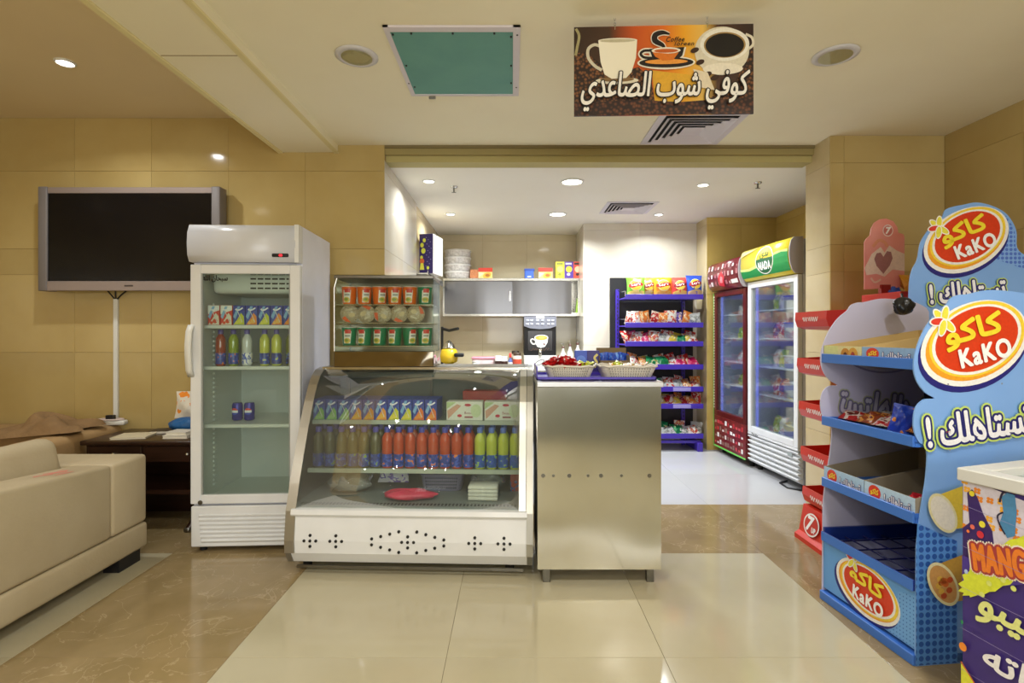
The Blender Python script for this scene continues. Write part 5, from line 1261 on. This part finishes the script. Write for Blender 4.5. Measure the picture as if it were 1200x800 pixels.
for i in range(26):
    x = -.33 + (i % 9) * .082 + random.uniform(-.01, .01); y = .06 + (i // 9) * .085; g.rect(x - random.uniform(.01, .03), y - .006, x + .02, y + random.uniform(.02, .05), ('c8a0a0', 'e0d0d0', 'a86068')[i % 3], same=True)
g.l += 2
g.poly([(-.1, .05), (.02, .03), (.06, .13), (.0, .2), (-.08, .16)], 'c8323c'); g.poly([(-.06, .08), (.0, .07), (.02, .13), (-.03, .15)], 'e88890'); g.rect(.2, .05, .34, .09, 'f0ece8')
g.build('header_print', t, mp, cuts)['kind'] = 'stuff'
kp = MB().box(-.37, .37, .0, .046, .08, .42, 0, .003).build('kick_panel', MAR, t)
g = Gfx(.0005); random.seed(4)
for r_ in range(4):
    for c_i in range(11): g.rect(-.34 + c_i * .062, .115 + r_ * .075, -.34 + c_i * .062 + random.uniform(.03, .055), .115 + r_ * .075 + random.uniform(.02, .05), random.choice(['d8d0cc', 'b83038', '8a6a60', 'c04048', 'e8e4e0']), same=True)
g.build('kick_print', kp, lambda u, v, l: (u, -l, v))
GE = M('green_edge', (112, 206, 90), .4)
MB().box(-.372, .372, -.004, .0, .07, .085).box(-.374, -.366, -.004, .0, .07, 2.0 - .2).build('green_trim', GE, t)
st = MB()
for i in range(40): st.box(-.37, -.35, -.003, .0, .5 + i * .032, .516 + i * .032)
st.build('checker_strip', C('e8dcd0'), t)
for i, z in enumerate(shR):
    zb = z + (.001 if i else -.09)
    for k, x in enumerate((-.16, .04, .22)):
        p = packs[(i * 2 + k + 3) % 4]
        ob = bag_mb(.17, .16, .08, i * 5 + k).build('frozen_packet', p[1], None, inN(RP, R(-87), x, .2, zb), (R(-30), 0, R(-87 + 12 * (k - 1)))); tag(ob, '%s packet, %s on the %s shelf of the maroon cooler' % (p[0], ('far one', 'middle one', 'near one')[k], ('lowest', 'second lowest', 'middle', 'second highest', 'highest')[i]), 'packet', 'packets in the maroon cooler')

# ================================================================ DISPLAY STANDS ON THE RIGHT
# red soda stand
Y7 = 3.2
t = thing('soda_stand', 'red stepped drink stand with pink header beside the pier', 'display stand', (1.885, Y7, 0))
REDD = M('red_inner', (150, 26, 16), .5)
trz = [1.375, 1.075, .79, .49, .225]
for i, z in enumerate(trz):
    x = .012 * i
    tm = MB(); pr = [(x, z + .11), (x - .004, z + .06), (x + .012, z + .015), (x + .05, z), (x + .46, z - .02), (x + .46, z - .014), (x + .052, z + .006), (x + .018, z + .02), (x + .002, z + .06), (x + .006, z + .11)]
    tm.prism(pr, 0, .34, 'y')
    sd = [(x, z + .11), (x - .004, z + .06), (x + .012, z + .015), (x + .05, z), (x + .46, z - .02), (x + .46, z + .13)]
    tm.prism(sd, -.006, 0, 'y').prism(sd, .34, .346, 'y')
    tm = tm.build('shelf_tray', REDP, t)
    g = Gfx(.0005); w_ = []
    for q in range(25): w_.append((.09 + q * .007, z + .062 + .014 * math.sin(q * 1.9) * (1 if q % 5 else .3)))
    g.stroke(w_, .006, 'f4ece8'); g.build('front_lettering', tm, lambda u, v, l: (x - .004 - l, .34 - u, v))
MB().box(.46, .76, .0, .34, .02, 1.55, 0, .004).build('column', REDP, t)
MB().prism([(-.01, 0), (-.01, .03), (.02, .05), (.05, .22), (.46, .22), (.46, 0)], .0, .34, 'y').build('base', REDP, t)
MB().box(.44, .77, -.01, .35, 1.55, 1.6, 0, .004).build('top_box', REDP, t)
hcx = (pX(1013, Y7 + .24) + pX(1060, Y7 + .24)) / 2 - 1.885
MB().box(hcx - .03, hcx + .03, .225, .255, 1.6, 1.66).build('neck', REDD, t)
g = Gfx(.0006); g.ell(.14, .125, .085, .07, 'f4f0ec'); g.ell(.14, .125, .074, .06, 'c83020'); g.text('7', .125, .13, .06, .085, 'ffffff', 0, .15, .005); g.text('UP', .175, .1, .04, .03, 'ffffff', 0, 0, .002)
g.build('base_emblem', t, lambda u, v, l: (.012 + (v - .05) * .18 - .002 - l, .34 - u, v))
hx0, hx1, hz0, hz1 = pX(1013, Y7 + .24) - 1.885, pX(1060, Y7 + .24) - 1.885, pZ(339, Y7 + .24), pZ(256, Y7 + .24)
hw = hx1 - hx0; hh = hz1 - hz0
ol = [(0, 0), (hw, .03 * hh), (hw, .74 * hh), (.97 * hw, .78 * hh), (.85 * hw, .8 * hh), (.82 * hw, .88 * hh), (.72 * hw, .96 * hh), (.55 * hw, 1.0 * hh), (.38 * hw, .99 * hh), (.24 * hw, .94 * hh), (.17 * hw, .86 * hh), (.14 * hw, .76 * hh), (.04 * hw, .71 * hh), (0, .66 * hh)]
hb = MB().prism([(hx0 + u, hz0 + v) for u, v in ol], .24, .246, 'y').build('header_board', M('salmon_print', (236, 156, 144), .45, noise=(4, (228, 130, 116), .6)), t)
g = Gfx(.0005)
def hp(l): return [(hx0 + a * hw, hz0 + b * hh) for a, b in l]
g.poly(hp([(.0, .3), (.18, .5), (.4, .6), (.5, .52), (.62, .62), (.8, .55), (1, .5), (1, .26), (.7, .28), (.5, .18), (.3, .22), (.05, .2)]), 'f0d4c0')
g.poly(hp([(.47, .22), (.3, .33), (.24, .43), (.3, .51), (.4, .52), (.47, .46), (.56, .54), (.66, .53), (.7, .44), (.63, .34)]), 'a8706c')
g.ell(hx0 + .58 * hw, hz0 + .83 * hh, .13 * hw, .085 * hh, 'f4dcd4'); g.ell(hx0 + .58 * hw, hz0 + .83 * hh, .11 * hw, .07 * hh, 'd8786e'); g.text('7', hx0 + .58 * hw, hz0 + .83 * hh, .1 * hw, .09 * hh, 'fff4ee', 0, .15, .003)
g.stroke(hp([(.2, .6), (.35, .69), (.5, .66), (.55, .6)]), .02, 'ec9c78'); g.stroke(hp([(.15, .16), (.25, .1), (.4, .14)]), .012, 'f0c8b0')
g.build('header_print', hb, lambda u, v, l: (u, .24 - l, v))
for i, (c, nm) in enumerate((('3058c0', 'blue'), ('e8a030', 'orange'))):
    ob = bag_mb(.1, .13, .04, 60 + i).build('snack_packet', M('pk7_' + nm, tuple(int(c[j:j + 2], 16) for j in (0, 2, 4)), .3), None, (2.46 + i * .085, Y7 + .2, 1.601), (R(-60 + 40 * i), 0, R(20 * i))); tag(ob, '%s packet lying on top of the red drink stand' % nm, 'packet')

# blue snack stand
def kako(g, cx, cy, r, rot=20, full=True, ry=.66, trot=None, mir=False, pal=None):
    p = pal or dict(navy='1c1c78', white='f4f2ee', orange='f0a428', yellow='f4d23c', red='d83a14', dark='a82a1c', text='f2dc34', lt='fafafa', petal='e8e04a', rp='d83a2c')
    tr = rot - 6 if trot is None else trot; sg = -1 if mir else 1
    def rt(x, y):
        a = R(rot); return (cx + sg * r * (x * math.cos(a) - y * math.sin(a)), cy + r * (x * math.sin(a) + y * math.cos(a)))
    ro = sg * rot
    g.ell(*rt(-.05, -.07), r * 1.02, r * ry * 1.02, p['navy'], ro); g.ell(*rt(0, 0), r * 1.0, r * ry, p['white'], ro); g.ell(*rt(0.01, .01), r * .92, r * (ry - .075), p['orange'], ro)
    g.ell(*rt(.06, .05), r * .89, r * (ry - .08), p['yellow'], ro); g.ell(*rt(.05, .045), r * .83, r * (ry - .12), p['white'], ro); g.ell(*rt(.05, .05), r * .77, r * (ry - .16), p['red'], ro)
    for a, c in ((115, p['petal']), (60, p['petal']), (165, p['rp']), (-60, p['petal']), (-125, p['petal'])):
        x, y = rt(-.42 + .11 * math.cos(R(a)), .52 + .11 * math.sin(R(a)))
        g.ell(x, y, r * .15, r * .075, p['white'], sg * (a + rot)); g.ell(x, y, r * .125, r * .055, c, sg * (a + rot), n=16)
    if full:
        g.text(shape('كاكو'), *rt(.02, .2), r * 1.04, r * .44, p['text'], tr, 0, r * .02)
        g.text('KaKO', *rt(.1, -.2), r * .92, r * .29, p['lt'], tr, 0, r * .016)
GLOW, NAVY = 'c8e070', '1c2070'
SK = 2.16 / F
KO2 = (1.63, 2.16, 0); KR2 = R(6)
t = kak = thing('snack_stand', 'blue snack display stand with logo panels and sloping shelves', 'display stand', KO2, KR2)
def lk(p, q): return ((p - 1071) * SK, EYE + (CY - q) * SK)
out = [lk(*q) for q in ((1240, 352), (1222, 344), (1195, 340), (1165, 339), (1140, 344), (1128, 345), (1118, 349), (1112, 357), (1098, 368), (1084, 386), (1074, 408), (1070, 428), (1074, 446), (1085, 460), (1097, 467), (1084, 468), (1074, 476), (1070, 490), (1071, 505), (1077, 518), (1087, 527), (1086, 560), (1079, 600), (1074, 640))]
NB = [(.0, .0), (.55, .0), (.6, 1.3)]
outl = [(max(a, -.004), b) for a, b in smooth(out)] + [(.005, 0), (.6, 0), (.6, 1.46)]
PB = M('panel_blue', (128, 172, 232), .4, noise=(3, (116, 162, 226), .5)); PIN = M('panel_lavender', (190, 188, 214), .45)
near = MB().prism(outl, 0, .006, 'y').build('side_panel', PB, t)
g = Gfx(.0004)
def ng(p, q): return lk(p, q)
g.poly([(.006, .003), (.19, .003), (.19, .5), (.012, .58), (.006, .45)], halftone('halftone_blue', (90, 150, 224), (44, 92, 176), 34))
kako(g, *ng(1149, 402), .252, 19)
g.text('! ' + shape('تستاهلك'), ng(1152, 496)[0], ng(1152, 498)[1], .47, .125, 'f6f6fa', 7, 0, .004, [(.017, GLOW), (.009, NAVY)])
def roll(cx, cy, s, inner, shell, fill):
    g.poly([(cx - s * .3, cy + s * .75), (cx + s * 1.5, cy + s * 1.3), (cx + s * 1.6, cy - s * .6), (cx + s * .6, cy - s * .7)], shell)
    g.ell(cx, cy, s * .55, s * .95, 'f0e6b0', 32); g.ell(cx, cy, s * .45, s * .82, inner, 32)
    if fill:
        g.l += 1
        for i in range(10): g.ell(cx + s * .3 * math.cos(i * 2.4) * (i % 3 + 1) / 3, cy + s * .45 * math.sin(i * 2.4) * (i % 3 + 1) / 3, s * .13, s * .12, ('d86a28', 'e8b848', 'c85020')[i % 3], n=10, same=True)
roll(*ng(1104, 601), .095, 'f2ead8', 'e8c83c', False); roll(*ng(1104, 684), .105, 'd8a058', 'c89a3c', True)
for x, y in ((1110, 450), (1180, 450), (1112, 527)): g.ell(*ng(x, y), .004, .004, '8a90a0', n=8)
g.build('panel_print', near, lambda u, v, l: (u, -l, v))
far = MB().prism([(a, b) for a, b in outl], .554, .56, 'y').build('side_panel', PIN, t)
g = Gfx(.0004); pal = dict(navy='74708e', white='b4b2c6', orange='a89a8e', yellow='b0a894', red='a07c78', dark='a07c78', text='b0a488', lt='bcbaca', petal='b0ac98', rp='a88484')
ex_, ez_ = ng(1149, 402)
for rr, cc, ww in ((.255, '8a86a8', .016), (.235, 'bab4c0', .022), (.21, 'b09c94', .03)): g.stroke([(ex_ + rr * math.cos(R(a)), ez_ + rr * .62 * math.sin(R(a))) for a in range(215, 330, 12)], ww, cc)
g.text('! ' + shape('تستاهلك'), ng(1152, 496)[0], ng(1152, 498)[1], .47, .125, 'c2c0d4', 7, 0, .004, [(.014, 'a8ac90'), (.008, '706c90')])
_it = []
for loops, c, l in g.items: _it.append(([[(.62 - p[0], p[1]) for p in lp] for lp in loops], c, l))
g.items = _it
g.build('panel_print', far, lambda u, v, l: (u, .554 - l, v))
MB().box(.57, .59, .006, .554, .03, 1.35).build('back_panel', M('back_navy', (26, 30, 60), .5), t)
KZ = (1.245, .93, .62, .345)
for i, z in enumerate(KZ):
    s_ = MB()
    if i < 3: s_.box(.01, .57, .007, .553, z - .03, z - .022)
    s_.box(.0, .01, .007, .553, z - .045, z, 0, .002).box(.01, .57, .007, .02, z - .045, z - .005).box(.01, .57, .54, .553, z - .045, z + (.02 if i == 3 else -.005))
    s_ = s_.build('shelf', BLUEP if i < 3 else M('navy_enamel', (30, 52, 130), .35), t)
    if i == 3:
        MB().box(-.002, .0, .007, .553, z - .045, z).build('shelf_lip', BLUEP, s_); wr = MB()
        for k in range(6): wr.cyl((.02 + k * .1, .02, z - .03), (.02 + k * .1, .54, z - .03), .004, n=6)
        for k in range(5): wr.cyl((.01, .06 + k * .11, z - .035), (.56, .06 + k * .11, z - .035), .004, n=6)
        wr.build('wire_grid', M('wire_navy', (26, 26, 90), .35), s_)
fp = MB().prism([(.012, .3), (.012, .06), (.02, .06), (.02, .3)], .007, .553, 'y').build('front_panel', ramp('base_blue', [(0, (96, 158, 226)), (1, (120, 178, 234))]), t)
g = Gfx(.0004)
g.poly([(-.15, .065), (-.01, .065), (-.01, .28), (-.09, .26)], halftone('halftone_blue2', (110, 168, 230), (56, 108, 190), 60))
kako(g, -.27, .178, .19, -4, True, .64, -6)
g.build('front_print', fp, lambda u, v, l: (.012 - l, -u, v))
MB().box(-.006, .57, .0, .56, .0, .045, 0, .003).build('plinth', BLUEP, t)
def inK(x, y, z):
    v = Matrix.Rotation(KR2, 3, 'Z') @ Vector((x, y, 0)); return (KO2[0] + v.x, KO2[1] + v.y, z)
def tray(label, y0, y1, z, depth, hf, hb, outer, inner, art):
    t = thing('cardboard_tray', label, 'tray', inK(0.014, y0, z), KR2); w = y1 - y0
    MB().box(0, .004, 0, w, 0, hf).prism([(.004, 0), (depth, 0), (depth, hb), (.004, hf)], 0, .003, 'y').prism([(.004, 0), (depth, 0), (depth, hb), (.004, hf)], w - .003, w, 'y').box(depth, depth + .004, 0, w, 0, hb).build('tray_card', inner, t)
    MB().box(0, depth, .003, w - .003, 0, .003).build('tray_floor', inner, t)
    fr = MB().box(-.002, 0, 0, w, 0, hf).build('front_lip', outer, t)
    g = Gfx(.0004); art(g, w, hf); g.build('lip_print', fr, lambda u, v, l: (-.002 - l, w - u, v))
KRF = M('tray_kraft', (206, 178, 120), .75); KRD = M('tray_grey_card', (150, 138, 118), .75)
def a1(g, w, h): (g.rect(0, 0, w * .4, h, 'd8dc98'), g.ell(w * .6, h * .35, w * .12, h * .5, 'c8882c', n=16), g.ell(w * .8, h * .4, w * .12, h * .5, 'd8a03c', n=16), g.ell(w * .6, h * .3, w * .05, h * .24, '5a2c18', n=12), g.ell(w * .8, h * .35, w * .05, h * .24, 'a83020', n=12))
def a2(g, w, h): (g.ell(w * .22, h * .52, w * .13, h * .42, 'd83a20', n=20), g.text(shape('كاكو'), w * .22, h * .52, w * .17, h * .4, 'f2dc34', 0, 0, .001), g.text('! ' + shape('تستاهلك'), w * .68, h * .42, w * .5, h * .5, 'f2f2fa', 0, 0, .0008, [(.003, '404888')]))
tray('kraft tray with yellow printed lip on the top shelf', .30, .55, KZ[0] - .02, .52, .062, .14, C('e0d8a0'), KRF, a1)
tray('kraft tray with blue printed lip on the top shelf', .012, .295, KZ[0] - .02, .52, .062, .14, C('8cb0dc'), KRF, a2)
tray('empty blue lipped tray at the far end of the third shelf', .285, .55, KZ[2] - .02, .52, .075, .16, C('a8c8e8'), KRD, a2)
tray('blue lipped tray at the near end of the third shelf', .012, .28, KZ[2] - .02, .52, .075, .16, C('b4d0ec'), KRD, a2)
ob = bag_mb(.08, .07, .03, 71).build('candy_packet', printed('red_sw', (190, 30, 40), (200, 40, 50), (230, 160, 160), 3), None, inK(.08, .09, KZ[2] - .005), (R(-50), 0, R(-70))); tag(ob, 'red packet left in the near tray of the third shelf', 'packet')
wp_ = [('red wafer', printed('wf_red', (190, 36, 28), (226, 214, 206), (120, 40, 24), 3)), ('white and red', printed('wf_white', (226, 220, 214), (200, 40, 34), (240, 236, 230), 3)), ('brown', printed('wf_brown', (150, 70, 30), (220, 150, 60), (110, 40, 20), 3)), ('clear wrapped', printed('wf_clear', (176, 170, 160), (120, 100, 80), (220, 216, 206), 3))]
random.seed(9)
for i in range(9):
    nm, m_ = wp_[i % 4]
    ob = bag_mb(.12, .1, .035, 80 + i).build('wafer_packet', m_, None, inK(.1 + .13 * (i % 2) + random.uniform(-.02, .02), .08 + i * .052, KZ[1] - .012), (R(-68 + random.uniform(-8, 8)), 0, R(-90 + random.uniform(-40, 40)))); tag(ob, '%s packet, %s from the near end on the second shelf' % (nm, 'first' if i == 0 else ORD[i]), 'packet', 'packets on the second stand shelf')
ob = bag_mb(.085, .125, .03, 95).build('wafer_packet', printed('wf_blue', (40, 70, 190), (60, 90, 206), (240, 150, 60), 2.5), None, inK(.1, .19, KZ[1] - .02), (R(-8), R(12), R(-35))); tag(ob, 'blue and orange packet standing upright on the second shelf', 'packet')
ob = bag_mb(.1, .12, .03, 96).build('wafer_packet', wp_[3][1], None, inK(.14, .1, KZ[1] - .02), (R(-20), R(-8), R(-80))); tag(ob, 'clear wrapped biscuit packet beside the upright blue packet', 'packet')
# taller rear stand
SB = 2.85 / F; BO = (pX(1065, 2.85), 2.85, 0)
t = thing('snack_stand', 'second blue snack stand with tall header panel behind the first', 'display stand', BO)
def lb(p, q): return ((p - 1065) * SB, EYE + (CY - q) * SB)
o2 = [lb(*q) for q in ((1240, 345), (1225, 310), (1203, 300), (1192, 290), (1191, 270), (1181, 252), (1165, 242), (1145, 237), (1128, 240), (1117, 242), (1108, 246), (1103, 256), (1090, 267), (1079, 284), (1075, 304), (1069, 316), (1066, 330), (1065, 350))]
o2 = smooth(o2) + [(0, 0), (lb(1240, 0)[0], 0)]
pn = MB().prism(o2, 0, .006, 'y').build('side_panel', PB, t)
g = Gfx(.0004)
g.poly([lb(*q) for q in ((1165, 244), (1180, 254), (1189, 270), (1190, 290), (1200, 301), (1215, 308), (1215, 320), (1165, 303), (1178, 282), (1178, 262))], halftone('halftone_blue3', (128, 172, 232), (74, 112, 206), 44))
kako(g, *lb(1132, 281), .242, 27)
g.text('! ' + shape('تستاهلك'), lb(1132, 341)[0], lb(1132, 341)[1], .4, .105, 'f6f6fa', 5, 0, .004, [(.014, GLOW), (.008, NAVY)])
g.build('panel_print', pn, lambda u, v, l: (u, -l, v))
MB().box(.0, .8, .3, .306, 0, 1.35).build('far_panel', PIN, t)
for z in (.25, .55, .85, 1.15): MB().box(.01, .79, .006, .3, z, z + .015).build('shelf', BLUEP, t)
MB().box(.78, .8, .006, .3, 0, 1.35).build('back_panel', PIN, t)
t = thing('clip_on_bag', 'black crumpled bag hooked at the corner of the stands', 'bag', px(1058, 362, 2.64))
ob = t
def crump(u, v):
    th = u * 2 * PI; ph = v * PI; r = .043 * (1 + .2 * math.sin(3 * th + 2 * ph) + .15 * math.sin(7 * th - 4 * ph))
    return (r * math.sin(ph) * math.cos(th), r * .8 * math.sin(ph) * math.sin(th), .05 * (1 - math.cos(ph)) * .9 - .03)
MB().grid(crump, 24, 12, flip=True).build('bag_body', M('black_film', (24, 26, 30), .25, bump=(40, .5)), t)
MB().tube([(0, 0, .05), (.01, .02, .075), (.02, .03, .05)], .006, 6).build('hook', BLACK, t)

# ---------------------------------------------------------------- chest freezer
ZO = (1.575, 1.865, 0); ZR = R(18); ZH = .88
t = thing('chest_freezer', 'white chest freezer with purple printed side at the right edge', 'freezer', ZO, ZR)
fw, flen = .62, 1.05
MB().box(.006, fw, -flen, -.006, .06, ZH - .05).build('body', WSIDE, t)
MB().box(.0, .006, -flen, -.001, .05, ZH - .045).build('printed_side', M('wrap_purple', (62, 44, 122), .35, noise=(4, (54, 36, 110), .6)), t)
rm = MB()
for a in ((-.015, .05, -flen, .01), (fw - .06, fw + .01, -flen, .01), (.05, fw - .06, -.06, .01), (.05, fw - .06, -flen, -flen + .06)): rm.box(a[0], a[1], a[2], a[3], ZH - .045, ZH, 0, .004)
rm.build('rim', M('rim_grey', (206, 206, 202), .4), t)
lid = MB().box(.05, fw - .06, -flen + .06, -.06, ZH - .035, ZH - .029).build('sliding_glass_lid', GLASSG, t)
for a in ((.045, .06), (fw - .07, fw - .055)): MB().box(a[0], a[1], -flen + .06, -.05, ZH - .04, ZH - .018).build('lid_rail', CHROME, lid)
MB().box(.1, fw - .1, -.2, -.17, ZH - .03, ZH - .012).build('lid_handle', M('lid_handle_grey', (150, 156, 170), .4), lid)
MB().box(.02, fw - .02, -flen + .02, -.02, ZH - .35, ZH - .345).build('inner_tub', M('tub_white', (212, 216, 220), .4), t)
for x in (.06, fw - .06):
    for y in (-.06, -flen + .06): MB().cyl((x, y, 0), (x, y, .06), .03).build('caster', RUBBER, t)
def fz(p, q):
    u = (p - 1125) / 75 * .195; Yq = 1.865 - u * math.cos(ZR); return (u, EYE + (CY - q) * Yq / F)
g = Gfx(.0004)
def fp_(l): return [fz(*a) for a in l]
g.poly(fp_([(1126, 560), (1145, 566), (1200, 590), (1240, 610), (1240, 660), (1200, 650), (1170, 660), (1126, 650)]), 'd4cede')
g.l += 1
for i in range(34):
    x = 1128 + (i * 13.7) % 95; y = 563 + ((i * 29) % 75) + (x - 1126) * .3; u, v = fz(x, y)
    for a in range(4): g.ell(u + .007 * math.cos(a * PI / 2 + .7), v + .007 * math.sin(a * PI / 2 + .7), .0055, .0055, 'e88a28' if i % 3 else 'f0b038', n=8, same=True)
g.l += 1
g.poly(fp_([(1131, 577), (1137, 573), (1143, 582), (1150, 602), (1160, 622), (1162, 640), (1155, 660), (1126, 662), (1126, 618), (1134, 612)]), '3a2468')
g.poly(fp_([(1170, 582), (1176, 577), (1184, 580), (1186, 600), (1184, 628), (1176, 630), (1168, 612), (1172, 600)]), '4c88b8'); g.stroke(fp_([(1168, 588), (1171, 578), (1178, 575), (1185, 579)]), .006, '2a2440'); g.stroke(fp_([(1172, 600), (1166, 604), (1168, 614), (1174, 626)]), .005, '2a2440')
for x, y, c, r_ in ((1137, 578, 'e8d838', 7), (1149, 614, 'e8dc40', 8), (1147, 626, 'd03040', 9), (1138, 617, 'e87060', 6), (1133, 622, 'f08040', 4)): g.ell(*fz(x, y), r_ * .0012, r_ * .0014, c, n=12)
g.poly(fp_([(1126, 650), (1150, 660), (1200, 655), (1240, 660), (1240, 680), (1126, 690)]), '4a3490')
pts = []
for i in range(40):
    a = 2 * PI * i / 40; r_ = 1 + .12 * (i % 2); pts.append((1172 + 46 * r_ * math.cos(a), 662 - 26 * (math.cos(a)) + 24 * r_ * math.sin(a)))
g.poly(fp_(pts), 'd8e03c')
g.text('MANGO', fz(1176, 658)[0], fz(1176, 658)[1], .19, .085, 'e8802c', 12, .1, .004, [(.012, 'f4e8d8'), (.007, 'a83c40')])
for x, y in ((1158, 683), (1173, 679), (1184, 689), (1150, 696)): g.ell(*fz(x, y), .008, .009, 'd8e078', n=12, same=True)
g.text(shape('فيبو'), fz(1180, 723)[0], fz(1180, 723)[1], .17, .12, 'e2e690', -4, .1, .004)
g.text(shape('لاته'), fz(1182, 783)[0], fz(1182, 783)[1], .15, .075, 'f0eef0', -6, .1, .003)
g.ell(*fz(1132, 669), .006, .008, 'b8c8f0', n=12, same=True); g.ell(*fz(1128, 757), .012, .015, 'f09030', n=14, same=True); g.ell(*fz(1127, 728), .004, .008, '2c8a58', n=10, same=True)
g.poly(fp_([(1126, 776), (1142, 800), (1126, 812)]), 'e0e03c'); g.stroke(fp_([(1126, 774), (1136, 790), (1146, 806)]), .004, 'd86a28')
for i in range(5): g.stroke(fp_([(1126, 590 + i * 48), (1200, 622 + i * 52), (1240, 640 + i * 54)]), .0012, '9a90c0')
g.build('side_print', t, lambda u, v, l: (-l, -u, v))
